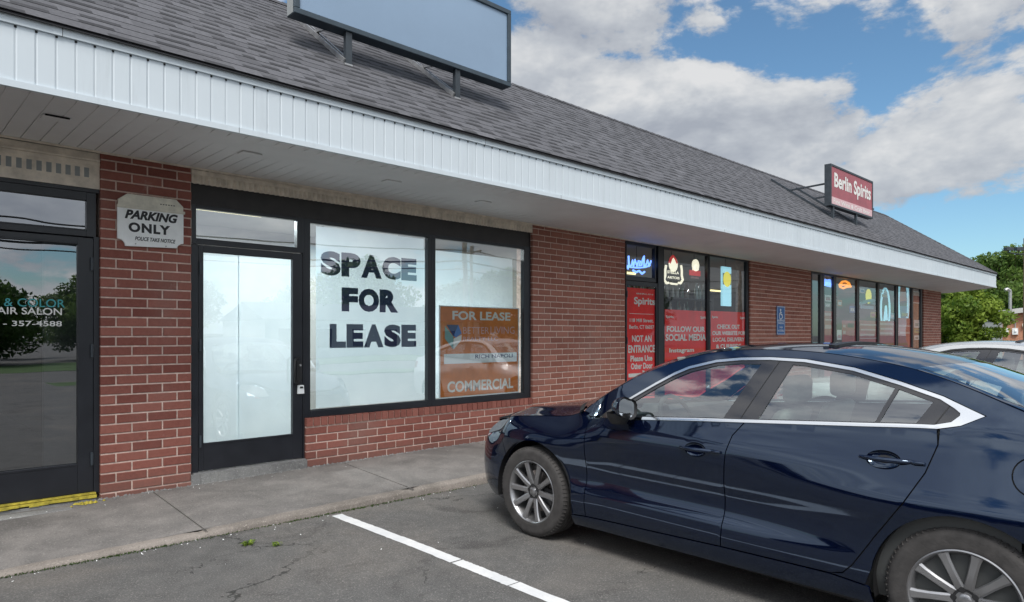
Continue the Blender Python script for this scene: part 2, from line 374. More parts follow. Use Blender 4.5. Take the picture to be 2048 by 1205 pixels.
M = dict(
    asphalt=asphalt_mat(),
    concrete=concrete_mat('concrete', (.152, .145, .139), (.228, .214, .203)),
    kerbstone=concrete_mat('kerb_concrete', (.20, .178, .158), (.29, .258, .230), .8),
    step=concrete_mat('step_concrete', (.20, .20, .20), (.30, .30, .29)),
    brick=brick_mat('brick_red', (.205, .068, .053), (.37, .145, .112), .6),
    brick2=brick_mat('brick_brown', (.26, .100, .072), (.43, .190, .140), .6),
    brick3=brick_mat('brick_orange', (.32, .11, .06), (.50, .19, .11)),
    mortar=mat('mortar', (.66, .51, .44), .95, noise=.25, nscale=18, bump=.4, bscale=90),
    shingle=mat('shingle', (.084, .084, .092), .92, noise=.22, nscale=38, bump=.12, bscale=160, tint=.62),
    underlay=mat('roof_underlay', (.035, .035, .04), .95),
    fascia=fascia_mat(),
    soffit=mat('soffit_vinyl', (.74, .74, .745), .6, noise=.07, nscale=1.4),
    gap=mat('dark_gap', (.012, .012, .014), .9),
    beige=mat('weathered_beige_metal', (.76, .68, .58), .7, noise=.22, nscale=9, bump=.15, bscale=30),
    header=mat('dark_header_panel', (.030, .026, .026), .5, noise=.3, nscale=6),
    bronze=mat('black_aluminium', (.016, .018, .024), .34, noise=.15, nscale=5),
    glass=glass_mat('shop_glass', (.86, .92, .92), .27, 1.0, .05), glass_corner=glass_mat('corner_shop_glass', (.90, .94, .93), .15, .9, .05), glass_clear=glass_mat('clear_shop_glass', (.93, .95, .94), .05, .8, .05),
    glass_dark=glass_mat('tinted_shop_glass', (.46, .49, .51), .25, 1.0, .05),
    paper=paper_mat(),
    letter=mat('navy_letters', (.035, .052, .15), .6),
    white=mat('white_paint', (.78, .78, .75), .6, noise=.05, nscale=10),
    offwhite=mat('sign_board_paint', (.90, .92, .92), .6, noise=.05, nscale=14),
    creamboard=mat('cream_board_paint', (.70, .67, .57), .65, noise=.16, nscale=14),
    black=mat('black_paint', (.015, .015, .018), .5),
    orange=mat('orange_poster', (.66, .20, .045), .6, noise=.18, nscale=5),
    teal=mat('teal_ink', (.22, .44, .44), .6), navy=mat('navy_ink', (.02, .05, .17), .6),
    palestrip=mat('pale_strip', (.84, .90, .92), .6),
    red=mat('red_vinyl', (.85, .022, .026), .5, noise=.14, nscale=4),
    redsign=mat('faded_red_panel', (.36, .10, .12), .5, noise=.18, nscale=3),
    maroon=mat('maroon_vinyl', (.46, .045, .06), .5, noise=.2, nscale=3),
    pink=mat('pale_pink_ink', (.68, .46, .48), .6),
    blue=mat('sign_blue', (.015, .12, .36), .45), skyblue=mat('pale_blue_panel', (.30, .62, .74), .5),
    yellow=mat('yellow_paint', (.46, .38, .05), .8, noise=.5, nscale=20, bump=.3, bscale=80),
    steel=mat('galvanised_steel', (.42, .42, .42), .45, metal=.7, noise=.2, nscale=12),
    darksteel=mat('dark_painted_steel', (.035, .045, .055), .45, noise=.25, nscale=10),
    signframe=mat('teal_grey_frame', (.040, .060, .078), .4, noise=.2, nscale=6),
    acrylic=mat('blank_acrylic', (.25, .35, .48), .22, noise=.04, nscale=1.2, spec=.5),
    chrome=mat('chrome_trim', (.78, .79, .80), .14, metal=1.0),
    rubber=mat('tyre_rubber', (.046, .043, .042), .8, noise=.35, nscale=14, bump=.2, bscale=60),
    plastic=mat('black_plastic', (.012, .012, .013), .5),
    gloss=mat('gloss_black_pillar', (.022, .022, .026), .12, coat=.6),
    rim=mat('alloy_rim', (.36, .36, .37), .30, metal=.85, noise=.06, nscale=6),
    rimdark=mat('alloy_recess', (.03, .03, .032), .5, metal=.3),
    disc=mat('brake_disc', (.22, .20, .19), .4, metal=.9),
    carglass=glass_mat('car_glass', (.80, .90, .86), .15, 1.3),
    seat=mat('seat_leather', (.26, .27, .255), .6, noise=.12, nscale=12),
    dash=mat('dashboard', (.055, .058, .058), .55),
    cabin=mat('cabin_lining', (.30, .31, .29), .8),
    lamp=mat('lamp_lens', (.10, .11, .125), .45), mirrorglass=mat('mirror_glass', (.55, .58, .60), .03, metal=1.0),
    lampred=mat("red_lens", (.26, .010, .012), .15, coat=1.0),
    navy_paint=car_paint('navy_car_paint', (.0012, .0030, .014), .1, 1.9),
    silver_paint=car_paint('silver_car_paint', (.48, .49, .50), .15),
    grey_paint=car_paint('grey_car_paint', (.10, .11, .12), .3),
    bark=mat('bark', (.10, .075, .055), .9, noise=.4, nscale=18, bump=.6, bscale=30),
    wood=mat('pole_wood', (.20, .13, .085), .85, noise=.3, nscale=10),
    wire=mat('cable', (.02, .02, .02), .7),
    grass=leaf_mat('grass_blades', (.035, .075, .012), (.10, .17, .035), .3),
    leafdark=leaf_mat('leaves_dark', (.020, .055, .012), (.11, .19, .040)),
    leaflight=leaf_mat('leaves_light', (.07, .14, .015), (.30, .40, .06)),
    leafmid=leaf_mat('leaves_mid', (.035, .085, .015), (.17, .26, .05)),
    lawn=mat('lawn', (.06, .11, .03), .95, noise=.35, nscale=3),
    interior=mat('interior_wall', (.34, .33, .31), .8, noise=.08, nscale=2),
    interiordark=mat('interior_wall_dark', (.09, .09, .095), .8, noise=.15, nscale=2),
    interiorfloor=mat('interior_floor', (.16, .15, .14), .5, noise=.1, nscale=4),
    siding=mat('white_siding', (.55, .55, .53), .7, noise=.06, nscale=3),
    boxgrey=mat('cabinet_grey', (.30, .32, .32), .6, noise=.08, nscale=4),
    neonblue=mat('neon_blue', (.1, .2, .9), .4, emit=(.16, .34, 1.0), estr=1.5),
    neonwhite=mat('neon_white', (.8, .8, .7), .4, emit=(1, .95, .74), estr=.65),
    neonorange=mat('neon_orange', (.8, .3, .05), .4, emit=(1, .34, .03), estr=1.0),
    neonred=mat('neon_red', (.5, .05, .05), .4, emit=(.8, .05, .05), estr=.30),
    neonyellow=mat('lit_yellow', (.8, .7, .08), .4, emit=(.75, .68, .05), estr=.55),
    neonaqua=mat('lit_pale_blue', (.4, .75, .9), .4, emit=(.36, .74, .88), estr=.55),
    tubelight=mat('tube_light', (.9, .85, .6), .4, emit=(1, .86, .42), estr=1.2),
    bottlegreen=mat('bottle_green', (.02, .07, .03), .12, coat=.5), bottleamber=mat('bottle_amber', (.10, .045, .012), .12, coat=.5),
    bottleclear=mat('bottle_pale', (.36, .38, .34), .15, coat=.5), blueink=mat('blue_ink', (.03, .16, .5), .5),
)

# ------------------------------------------------------------------ ground, kerb, pavement, road
def clamp(v, a, b): return max(a, min(b, v))
def lot_z(x, y):
    return -.004 - .004 * clamp(x, -10, 30) - .013 * clamp(4.0 - y, 0, 14)
def kerb_z(x): return .008 + .0115 * clamp(x, -0.2, 5.4)
def wall_z(x): return clamp(.113 + .0085 * (x - 1.47), .09, .14)
KY, YW = 5.245, 6.6
def ground_sheet():
    xs = [-1500, -400, -120, -60, -30] + [x * .5 for x in range(-24, 73)] + [45, 60, 90, 150, 400, 1500]
    ys = [-1500, -400, -120, -60, -30, -20] + [y * .5 for y in range(-24, 15)] + [8, 10, 30, 60, 120, 400, 1500]
    mb = MB(); vs = []
    for y in ys:
        for x in xs: vs.append((x, y, lot_z(x, y) - (0.25 if y > 7.2 else 0)))
    nx = len(xs)
    mb.add(vs, [(j*nx+i, j*nx+i+1, (j+1)*nx+i+1, (j+1)*nx+i) for j in range(len(ys)-1) for i in range(nx-1)])
    return tag(mb.build('parking_lot', M['asphalt'], smooth=40), kind='structure')
ground_sheet()
def strip_on_lot(name, x0, x1, y0, y1, lift, m, nx=8, ny=40, jag=0.0):
    mb = MB(); rnd = random.Random(3)
    vs = []
    for j in range(ny + 1):
        y = y0 + (y1 - y0) * j / ny
        e0, e1 = (rnd.uniform(-jag, jag), rnd.uniform(-jag, jag))
        for i in range(nx + 1):
            x = x0 + (x1 - x0) * i / nx + (e0 if i == 0 else e1 if i == nx else 0)
            vs.append((x, y, lot_z(x, y) + lift))
    mb.add(vs, [(j*(nx+1)+i, j*(nx+1)+i+1, (j+1)*(nx+1)+i+1, (j+1)*(nx+1)+i) for j in range(ny) for i in range(nx)])
    return mb
def line_paint():
    m = bpy.data.materials.new('line_paint'); m.use_nodes = True; t = NT(m.node_tree)
    tc = t.n('ShaderNodeTexCoord').outputs['Object']
    n1 = t.n('ShaderNodeTexNoise', {'Vector': tc, 'Scale': 70, 'Detail': 4, 'Roughness': .7}).outputs[0]
    n2 = t.n('ShaderNodeTexNoise', {'Vector': tc, 'Scale': 4, 'Detail': 6, 'Roughness': .7}).outputs[0]
    c = t.mix(t.smooth(n2, .35, .7), (.62, .63, .64), (.74, .74, .73))
    c = t.mix(t.math('MULTIPLY', t.smooth(n1, .63, .72), .7), c, (.25, .24, .23))
    p = t.n('ShaderNodeBsdfPrincipled', {'Base Color': c, 'Roughness': .75})
    t.link(t.n('ShaderNodeBump', {'Height': n1, 'Strength': .4, 'Distance': .006}).outputs[0], p.inputs['Normal'])
    t.n('ShaderNodeOutputMaterial', {0: p.outputs[0]})
    return m
LP = line_paint()
mb = MB()
for (x0, ya, yb) in ((2.845, 5.16, 3.575), (2.845, 3.56, 3.02), (2.845, 3.012, -.6)):
    s = strip_on_lot('', x0, x0 + .098, yb, ya, .004, LP, 2, 40, .0035); mb.add(s.v, s.f)
tag(mb.build('parking_line', LP), kind='structure')
for xx in (5.62, 8.35, .1, -2.6):
    mb = strip_on_lot('', xx, xx + .1, -.6 if xx < 5.7 else -.4, 5.1, .004, LP, 2, 40, .0035)
    if xx > 3: tag(mb.build('parking_line', LP), kind='structure')
# street and verge behind the camera (they show in the shop windows)
mb = MB(); mb.box(-400, 400, -24, -15.5, -.27, -.238); tag(mb.build('road', M['asphalt']), kind='structure')
mb = MB(); mb.box(-400, 400, -15.5, -13.4, -.28, -.205); mb.box(-400, 400, -34, -24, -.28, -.20); tag(mb.build('verge', M['lawn']), kind='structure')
mb = MB(); mb.box(29.5, 140, 12, 140, -.36, -.30); tag(mb.build('lawn', M['lawn']), kind='structure')

def kerb_and_pavement():
    xs = [-8 + .12 * i for i in range(int(36 / .12) + 1)]
    rnd = random.Random(5); mb = MB(); prof = []
    for x in xs:
        zk = kerb_z(x) + rnd.uniform(-.004, .003); y = KY + rnd.uniform(-.006, .006)
        near = min(abs((x - 1.875) % 1.88), 1.88 - abs((x - 1.875) % 1.88))
        if near < .05: zk -= .012; y += .01
        prof.append([(x, y - .004, lot_z(x, KY) - .06), (x, y, zk - .022), (x, y + .010, zk - .007), (x, y + .032, zk), (x, KY + .10, zk + .002)])
    vs = [p for q in prof for p in q]
    mb.add(vs, [(i*5+j, (i+1)*5+j, (i+1)*5+j+1, i*5+j+1) for i in range(len(xs)-1) for j in range(4)])
    tag(mb.build('kerb', M['kerbstone'], smooth=60), kind='structure')
    mb = MB(); x = 1.88 - 1.88 * 5
    while x < 27:
        x0, x1 = x + .005, x + 1.875
        n = 8
        for i in range(n):
            xa, xb = x0 + (x1 - x0) * i / n, x0 + (x1 - x0) * (i + 1) / n
            ya, yb = KY + .097, YW + .12
            mb.quad((xa, ya, kerb_z(xa) + .001), (xb, ya, kerb_z(xb) + .001), (xb, yb, wall_z(xb)), (xa, yb, wall_z(xa)))
        for e in (x0, x1):
            mb.quad((e, KY + .03, kerb_z(e) + .0005), (e, YW + .1, wall_z(e)), (e, YW + .1, wall_z(e) - .03), (e, KY + .03, kerb_z(e) - .03))
        x += 1.88
    mb.box(-8, 28, KY + .06, YW + .1, -.2, -.03)
    mb.quad((-8, KY + .06, -.02), (28, KY + .06, .05), (28, YW + .1, .11), (-8, YW + .1, .06))
    tag(mb.build('pavement', M['concrete']), kind='structure')
kerb_and_pavement()

# ------------------------------------------------------------------ the shop building
bld = thing('shop_building', 'long single-storey brick shop building with white fascia and dark grey shingled roof', 'building', (1.5, 6.6, 0))
def sof_z(x, y):                                # soffit: level at the fascia, dropping a little towards the far end of the wall
    w = 3.052 - .0048 * (x - 1.5)
    return 3.052 + (w - 3.052) * clamp((y - 5.24) / 1.36, 0, 1)
BP, BC, BJ = .2475, .0836, .0135
def bricks(mb, x0, x1, z0, z1, Y, seed=1, slope=True, dirx=True):
    rnd = random.Random(seed); n = int((z1 - z0) / BC) + 1
    for r in range(n):
        za, zb = z1 - (r + 1) * BC, z1 - r * BC - BJ
        if zb < z0 + .01: break
        za = max(za, z0)
        x = x0 - (BP / 2 if r % 2 else 0)
        while x < x1 - .02:
            a, b = max(x, x0), min(x + BP - BJ, x1)
            if b - a > .025:
                t = clamp(rnd.gauss(.5, .26), 0, 1); j = rnd.uniform(-.0018, .0018); c = .004
                yf = Y - .004 + j
                if dirx:
                    vs = [(a, Y+.04, za), (b, Y+.04, za), (b, Y+.04, zb), (a, Y+.04, zb), (a, yf+c, za), (b, yf+c, za), (b, yf+c, zb), (a, yf+c, zb),
                          (a+c, yf, za+c), (b-c, yf, za+c), (b-c, yf, zb-c), (a+c, yf, zb-c)]
                else:
                    xx = Y
                    vs = [(xx-.04, a, za), (xx-.04, b, za), (xx-.04, b, zb), (xx-.04, a, zb), (xx-j, a, za), (xx-j, b, za), (xx-j, b, zb), (xx-j, a, zb),
                          (xx+c-j, a+c, za+c), (xx+c-j, b-c, za+c), (xx+c-j, b-c, zb-c), (xx+c-j, a+c, zb-c)]
                mb.add(vs, [(0,1,5,4), (1,2,6,5), (2,3,7,6), (3,0,4,7), (4,5,9,8), (5,6,10,9), (6,7,11,10), (7,4,8,11), (8,9,10,11)], 0, t)
            x += BP
def pillar(x0, x1, ztop, seed, m):
    mb = MB(); zb = wall_z(x0) - .02
    bricks(mb, x0, x1, zb, ztop + .03, YW, seed)
    mb.box(x0 + .003, x1 - .003, YW + .004, YW + .32, zb, ztop + .03, 1)
    return mb.build('brick_pillar', [m, M['mortar']], bld)
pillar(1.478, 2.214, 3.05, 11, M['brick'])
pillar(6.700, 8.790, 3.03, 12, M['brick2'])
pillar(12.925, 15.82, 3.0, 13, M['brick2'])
mb = MB(); bricks(mb, 24.28, 26.17, .1, 2.97, YW, 14); mb.box(24.283, 26.165, YW + .004, YW + .3, .05, 2.97, 1)
bricks(mb, YW, 16.5, .0, 2.97, 26.175, 15, dirx=False); mb.box(25.9, 26.17, YW + .31, 16.5, .0, 2.97, 1)
mb.build('brick_pillar', [M['brick2'], M['mortar']], bld)
# low wall under the two display windows, with a rowlock course on top
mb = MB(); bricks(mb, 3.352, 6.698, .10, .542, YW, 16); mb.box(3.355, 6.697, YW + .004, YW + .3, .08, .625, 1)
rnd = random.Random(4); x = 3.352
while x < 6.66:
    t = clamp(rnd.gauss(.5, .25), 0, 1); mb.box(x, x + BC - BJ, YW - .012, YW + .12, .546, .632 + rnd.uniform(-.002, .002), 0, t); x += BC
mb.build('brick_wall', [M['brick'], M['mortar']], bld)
mb = MB(); bricks(mb, -1.55, -.95, .05, 3.08, YW, 18); mb.box(-1.547, -.955, YW + .004, YW + .3, .0, 3.08, 1); mb.box(-1.55, -1.3, YW + .304, 16.5, 0, 3.08, 0, .5); mb.box(-1.86, -1.84, 5.3, 14.5, 3.07, 3.48, 2); mb.add([(-1.85, 5.26, 3.49), (-1.85, 7.8, 5.42), (-1.85, 14.6, 5.42), (-1.85, 17.1, 3.49)], [(0, 1, 2, 3)], 2)
mb.build('brick_wall', [M['brick'], M['mortar'], M['fascia']], bld)

# soffit, fascia
def soffit():
    mb = MB(); x = -1.9; w = .128
    while x < 27.0:
        a, b = x + .004, min(x + w - .004, 27.04)
        for (p, q) in ((5.255, 6.61),):
            mb.quad((a, p, sof_z(a, p)), (b, p, sof_z(b, p)), (b, q, sof_z(b, q)), (a, q, sof_z(a, q)))
            for e in (a, b): mb.quad((e, p, sof_z(e, p)), (e, q, sof_z(e, q)), (e, q, sof_z(e, q) + .012), (e, p, sof_z(e, p) + .012))
        x += w
    mb.quad((-1.9, 5.25, 3.066), (27.04, 5.25, 3.066), (27.04, 6.64, 2.946), (-1.9, 6.64, 3.08))
    # end overhang behind the corner pillar
    mb.quad((26.19, 6.6, 2.934), (27.04, 6.6, 2.934), (27.04, 17, 2.93), (26.19, 17, 2.93))
    mb.build('soffit', M['soffit'], bld)
    mb = MB()                                    # narrow channel where the soffit meets the wall
    n = 40
    for i in range(n):
        a, b = -1.9 + 28.08 * i / n, -1.9 + 28.08 * (i + 1) / n
        za, zb = sof_z(a, 6.6), sof_z(b, 6.6)
        mb.add([(a, 6.572, za-.016), (b, 6.572, zb-.016), (b, 6.592, zb-.016), (a, 6.592, za-.016), (a, 6.572, za-.001), (b, 6.572, zb-.001), (b, 6.592, zb-.001), (a, 6.592, za-.001)],
               [(0,3,2,1), (4,5,6,7), (0,1,5,4), (1,2,6,5), (2,3,7,6), (3,0,4,7)])
    mb.build('soffit_trim', M['beige'], bld)
soffit()
def fascia():
    mb = MB(); x = -1.9; w = .1085; Y = 5.236; rnd = random.Random(9)
    while x < 27.0:
        a, b = x + .0018, min(x + w - .0018, 27.05); j = rnd.uniform(-.0015, .0015)
        mb.add([(a, Y+.003, 3.085), (a+.008, Y+j, 3.085), (b-.008, Y+j, 3.085), (b, Y+.003, 3.085), (a, Y+.003, 3.445), (a+.008, Y+j, 3.445), (b-.008, Y+j, 3.445), (b, Y+.003, 3.445)],
               [(0,1,5,4), (1,2,6,5), (2,3,7,6)])
        mb.box(b - .004, b + .010, Y - .001, Y + .01, 3.424, 3.437, 1)
        x += w
    mb.box(-1.9, 27.05, Y + .0045, Y + .03, 3.06, 3.49, 2)
    mb.box(-1.9, 27.062, Y - .014, Y + .014, 3.046, 3.088, 0)
    mb.box(-1.9, 27.062, Y - .016, Y + .016, 3.440, 3.492, 0)
    mb.box(-1.9, 27.075, Y - .030, Y + .03, 3.4925, 3.506, 3)
    for k in range(8):                           # butt joints in the trim
        xj = .9 + 3.66 * k; mb.box(xj, xj + .05, Y - .0185, Y + .01, 3.439, 3.493, 0); mb.box(xj + .05, xj + .053, Y - .0187, Y + .01, 3.4395, 3.4925, 1); mb.box(xj + 1.2, xj + 1.2025, Y - .0155, Y + .01, 3.0465, 3.0875, 1)
    mb.box(27.05, 27.062, Y + .02, 17, 3.05, 3.49, 0)
    mb.build('fascia', [M['fascia'], M['gap'], M['fascia'], M['underlay']], bld)
    for px, py in ((112, 236), (500, 307), (783, 362), (966, 402)):
        r = ray(px, py); f = (3.05 - CH) / r[2]; cx, cy = r[0] * f, r[1] * f
        z = sof_z(cx, cy) - .003
        q = MB(); q.box(cx - .085, cx + .085, cy - .055, cy + .055, z - .010, z); q.box(cx - .075, cx + .075, cy - .062, cy - .055, z - .012, z, 1 if px < 200 else 0)
        q.build('junction_cover', [M['soffit'], M['gap']], bld, bevel=.003)
fascia()

# roof: real courses of laminated shingles
RY0, RZ0, RY1, RZ1 = 5.195, 3.508, 7.8, 5.462
SL = math.hypot(RY1 - RY0, RZ1 - RZ0); UY, UZ = (RY1 - RY0) / SL, (RZ1 - RZ0) / SL; NY, NZ = -UZ, UY
XE = 27.09
def roof():
    def P(x, s, h): return (x, RY0 + UY * s + NY * h, RZ0 + UZ * s + NZ * h)
    rnd = random.Random(21); mb = MB(); e = .145; n = int(SL / e) + 1
    for i in range(n):
        s0 = i * e; s1 = min(s0 + e + .02, SL)
        x = -1.95 - rnd.random() * .02; xe = XE - s0 * UY; gapseg = False; sm = s0 + .062
        mb.add([P(x, s0, 0), P(xe, s0, 0), P(xe, s0, .0045), P(x, s0, .0045)], [(0, 1, 2, 3)], 1)
        while x < xe:
            w = rnd.uniform(.10, .27) if gapseg else rnd.uniform(.08, .30)
            b = min(x + w, xe); lim = XE - s1 * UY; bt = min(b, lim); xt = min(x, lim); limm = XE - sm * UY; bm2, xm = min(b, limm), min(x, limm)
            t = clamp(rnd.gauss(.60, .09), 0, 1)
            if gapseg:
                mb.add([P(x, s0, .0045), P(b, s0, .0045), P(bm2, sm, .003), P(xm, sm, .003)], [(0, 1, 2, 3)], 0, clamp(rnd.gauss(.06, .06), 0, 1))
                mb.add([P(xm, sm, .003), P(bm2, sm, .003), P(bt, s1, .001), P(xt, s1, .001)], [(0, 1, 2, 3)], 0, t)
            else:
                mb.add([P(x, s0, .0045), P(b, s0, .0045), P(bt, s1, .001), P(xt, s1, .001)], [(0, 1, 2, 3)], 0, t)
            x = b; gapseg = not gapseg if rnd.random() < .9 else gapseg
    # ridge and hip caps
    x = -1.95
    while x < 24.45:
        t = clamp(rnd.gauss(.5, .15), 0, 1)
        mb.add([(x, RY1 - .10, RZ1 - .075 + .018), (x + .24, RY1 - .10, RZ1 - .075 + .012), (x + .24, RY1, RZ1 + .014), (x, RY1, RZ1 + .022), (x + .24, RY1 + .1, RZ1 - .06), (x, RY1 + .1, RZ1 - .05)],
               [(0, 1, 2, 3), (3, 2, 4, 5), (0, 3, 5)], 0, t); x += .2
    a = Vector((XE, RY0, RZ0)); b = Vector((XE - SL * UY, RY1, RZ1)); d = (b - a); m = int(d.length / .17)
    for i in range(m):
        p = a + d * (i / m); q = a + d * ((i + 1.25) / m); t = clamp(rnd.gauss(.5, .15), 0, 1)
        up = Vector((0, 0, .018)); w1 = Vector((-.11, .0, -.005)); w2 = Vector((0.0, .11, -.005))
        mb.add([p + w1 + up, q + w1 + up * .6, q + up, p + up * 1.6, q + w2 + up * .6, p + w2 + up], [(0, 1, 2, 3), (3, 2, 4, 5)], 0, t)
    # bedding under the shingles, hipped end, back
    mb.quad((-1.95, RY0, RZ0 - .02), (XE, RY0, RZ0 - .02), (XE - SL * UY, RY1, RZ1 - .02), (-1.95, RY1, RZ1 - .02), 1)
    mb.quad((XE, RY0, RZ0), (XE, 17.2, RZ0), (XE - SL * UY, 14.6, RZ1), (XE - SL * UY, RY1, RZ1), 0, .5)
    mb.quad((-1.95, RY1 - .01, RZ1 - .03), (XE - SL * UY, RY1 - .01, RZ1 - .03), (XE - SL * UY, 14.6, RZ1 - .03), (-1.95, 14.6, RZ1 - .03), 1)
    mb.quad((-1.95, 14.6, RZ1 - .03), (XE - SL * UY, 14.6, RZ1 - .03), (XE, 17.2, RZ0), (-1.95, 17.2, RZ0), 0, .5)
    mb.build('roof', [M['shingle'], M['underlay']], bld)
    v = MB(); v.tube([(24.35, 8.15, 5.3), (24.35, 8.15, 5.66)], .045, 10); v.tube([(24.35, 8.15, 5.66), (24.35, 8.15, 5.70)], .07, 10)
    v.build('vent_pipe', M['darksteel'], bld, smooth=40)
roof()

# interior shell
mb = MB()
mb.box(-1.3, 26, 16.4, 16.5, 0, 3.3, 1); mb.box(1.80, 1.88, 6.93, 16.4, 0, 3.3, 1); mb.box(7.7, 7.8, 6.93, 16.4, 0, 3.3, 0); mb.box(1.9, 7.7, 9.8, 9.9, 0, 3.3, 0)
mb.box(25.8, 25.88, 6.93, 16.4, 0, 3.3, 1)
mb.build('interior_wall', [M['interior'], M['interiordark']], bld)
mb = MB(); mb.box(-1.5, 26, 6.75, 16.4, .05, .12); mb.build('interior_floor', M['interiorfloor'], bld)
mb = MB(); mb.box(-1.5, 26, 6.72, 16.4, 3.02, 3.1); mb.build('interior_ceiling', M['interior'], bld)

# door thresholds
mb = MB(); n = 14
for i in range(n):
    a, b = 2.21 + 1.145 * i / n, 2.21 + 1.145 * (i + 1) / n; rr = random.Random(i)
    mb.box(a, b, 6.585 + rr.uniform(-.006, .004), 6.75, .06, .205, 0)
mb.box(2.23, 3.345, 6.60, 6.75, .2055, .216, 1)
mb.build('door_step', [M['step'], M['steel']], bld)
mb = MB(); n = 26
for i in range(n):
    a, b = -.3 + 1.745 * i / n, -.3 + 1.745 * (i + 1) / n; rr = random.Random(i + 50)
    mb.box(a, b, 6.578 + rr.uniform(-.004, .004), 6.75, .130 + rr.uniform(-.007, .007), .152, 0); mb.box(a, b, 6.588, 6.74, .05, .122, 2)
mb.box(-.3, 1.445, 6.60, 6.75, .157, .168, 1)
mb.build('door_step', [M['yellow'], M['yellow'], M['step']], bld)
mb = MB(); mb.box(-.4, 1.25, 6.43, 6.57, .03, .098); mb.build('patched_step', M['step'], bld, bevel=.01)

def door(name, x0, x1, z0, z1, gx0, gx1, gz0, gz1, gm, hinge_side, handle=True, lock=False):
    Y0, Y1 = 6.636, 6.682
    d = MB(); d.box(x0, gx0, Y0, Y1, z0, z1); d.box(gx1, x1, Y0, Y1, z0, z1); d.box(gx0, gx1, Y0, Y1, z0, gz0); d.box(gx0, gx1, Y0, Y1, gz1, z1)
    d.box(gx0, gx1, Y0 - .004, Y0 + .012, gz0 - .016, gz0 + .004); d.box(gx0, gx1, Y0 - .004, Y0 + .012, gz1 - .004, gz1 + .010)
    o = d.build(name, M['bronze'], bld, bevel=.003)
    g = MB(); g.quad((gx0, 6.662, gz0), (gx1, 6.662, gz0), (gx1, 6.662, gz1), (gx0, 6.662, gz1)); g.build('pane', gm, o)
    hx = x0 + .012 if hinge_side < 0 else x1 - .012
    for hz in (z0 + .28, (z0 + z1) / 2 + .12, z1 - .22):
        h = MB(); h.tube([(hx, Y0 - .012, hz - .055), (hx, Y0 - .012, hz + .055)], .012, 8); h.build('hinge', M['darksteel'], o, smooth=40)
    if handle:
        cx = gx1 + .02; zc = 1.13
        h = MB(); h.tube([(cx + .05, Y0, zc - .13), (cx + .012, Y0 - .05, zc - .135), (cx - .02, Y0 - .055, zc - .115), (cx - .026, Y0 - .055, zc), (cx - .02, Y0 - .055, zc + .115), (cx + .012, Y0 - .05, zc + .135), (cx + .05, Y0, zc + .13)], .0125, 8)
        h.box(cx + .02, cx + .075, Y0 - .010, Y0 + .004, zc - .12, zc + .10); h.build('handle', M['plastic'], o, smooth=40)
        k = MB(); k.lathe([(0, -.022), (.011, -.022), (.013, -.008), (.013, .0)], 14, 'y', (cx + .055, Y0, zc + .055)); k.build('lock_cylinder', M['steel'], o, smooth=40)
        if lock:
            k = MB(); lx, lz = cx + .055, zc - .195
            k.prism([(lx - .034, lz - .045), (lx + .034, lz - .045), (lx + .029, lz + .045), (lx - .029, lz + .045)], Y0 - .040, Y0 - .004)
            k.build('key_safe', M['offwhite'], o, bevel=.005)
            k = MB(); k.prism([(lx - .02, lz + .012), (lx + .02, lz + .012), (lx + .014, lz + .032), (lx - .014, lz + .032)], Y0 - .044, Y0 - .038); k.build('key_safe_dial', M['plastic'], o)
    return o
def window(gx0, gx1, gz0, gz1, gm, fw=(.03, .03, .05, .04), frame=True):
    """glass opening with its own frame bars (left, right, bottom, top widths)"""
    l, r, b, t = fw; Y0, Y1 = 6.632, 6.70
    f = MB(); f.box(gx0 - l, gx0, Y0, Y1, gz0 - b, gz1 + t); f.box(gx1, gx1 + r, Y0, Y1, gz0 - b, gz1 + t); f.box(gx0, gx1, Y0, Y1, gz0 - b, gz0); f.box(gx0, gx1, Y0, Y1, gz1, gz1 + t)
    f.box(gx0, gx1, Y0 + .012, Y0 + .024, gz0, gz0 + .012)
    o = f.build('window', M['bronze'], bld, bevel=.0025)
    g = MB(); g.quad((gx0, 6.662, gz0), (gx1, 6.662, gz0), (gx1, 6.662, gz1), (gx0, 6.662, gz1)); g.build('pane', gm, o)
    return o
# the vacant shop
window(2.268, 3.268, 2.392, 2.682, M['glass'], (.04, .06, .045, .03))
door('door', 2.290, 3.330, .222, 2.342, 2.335, 3.222, .478, 2.276, M['glass_corner'], -1, True, True)
mb = MB(); mb.box(2.222, 2.286, 6.632, 6.70, .2, 2.344); mb.box(3.334, 3.352, 6.632, 6.70, .2, 2.344); mb.build('door_frame', M['bronze'], bld, bevel=.003)
mb = MB(); mb.box(3.3285, 3.352, 6.634, 6.70, 2.3445, 2.712); mb.build('frame_post', M['bronze'], bld)
window(3.415, 4.940, .702, 2.672, M['glass'], (.062, .055, .068, .04))
window(5.055, 6.565, .702, 2.672, M['glass_corner'], (.058, .128, .068, .04))
# dark header with corrugated foot and weathered corrugated strip above
def corrugated(name, x0, x1, z0, z1, Y, amp, per, m, drop=0.0, parent=None):
    n = int((x1 - x0) / per * 8); mb = MB(); vs = []
    for i in range(n + 1):
        x = x0 + (x1 - x0) * i / n; y = Y + amp * math.sin(2 * math.pi * x / per)
        zt = min(z1, sof_z(x, 6.6) - .006)
        vs += [(x, y, z0 - drop * (x - x0)), (x, y, zt), (x, y + .004, z0 - drop * (x - x0))]
    mb.add(vs, [(3*i, 3*i+3, 3*i+4, 3*i+1) for i in range(n)] + [(3*i, 3*i+2, 3*i+5, 3*i+3) for i in range(n)])
    return mb.build(name, m, bld, smooth=60)
corrugated('header_strip', 2.216, 6.698, 2.905, 3.05, 6.612, .012, .052, M['beige'])
mb = MB(); mb.box(2.216, 6.698, 6.603, 6.612, 2.985, 3.028, 0); mb.build('header_trim', M['beige'], bld)
mb = MB(); mb.box(2.216, 6.698, 6.642, 6.70, 2.712, 3.02); mb.build('header_panel', M['header'], bld)
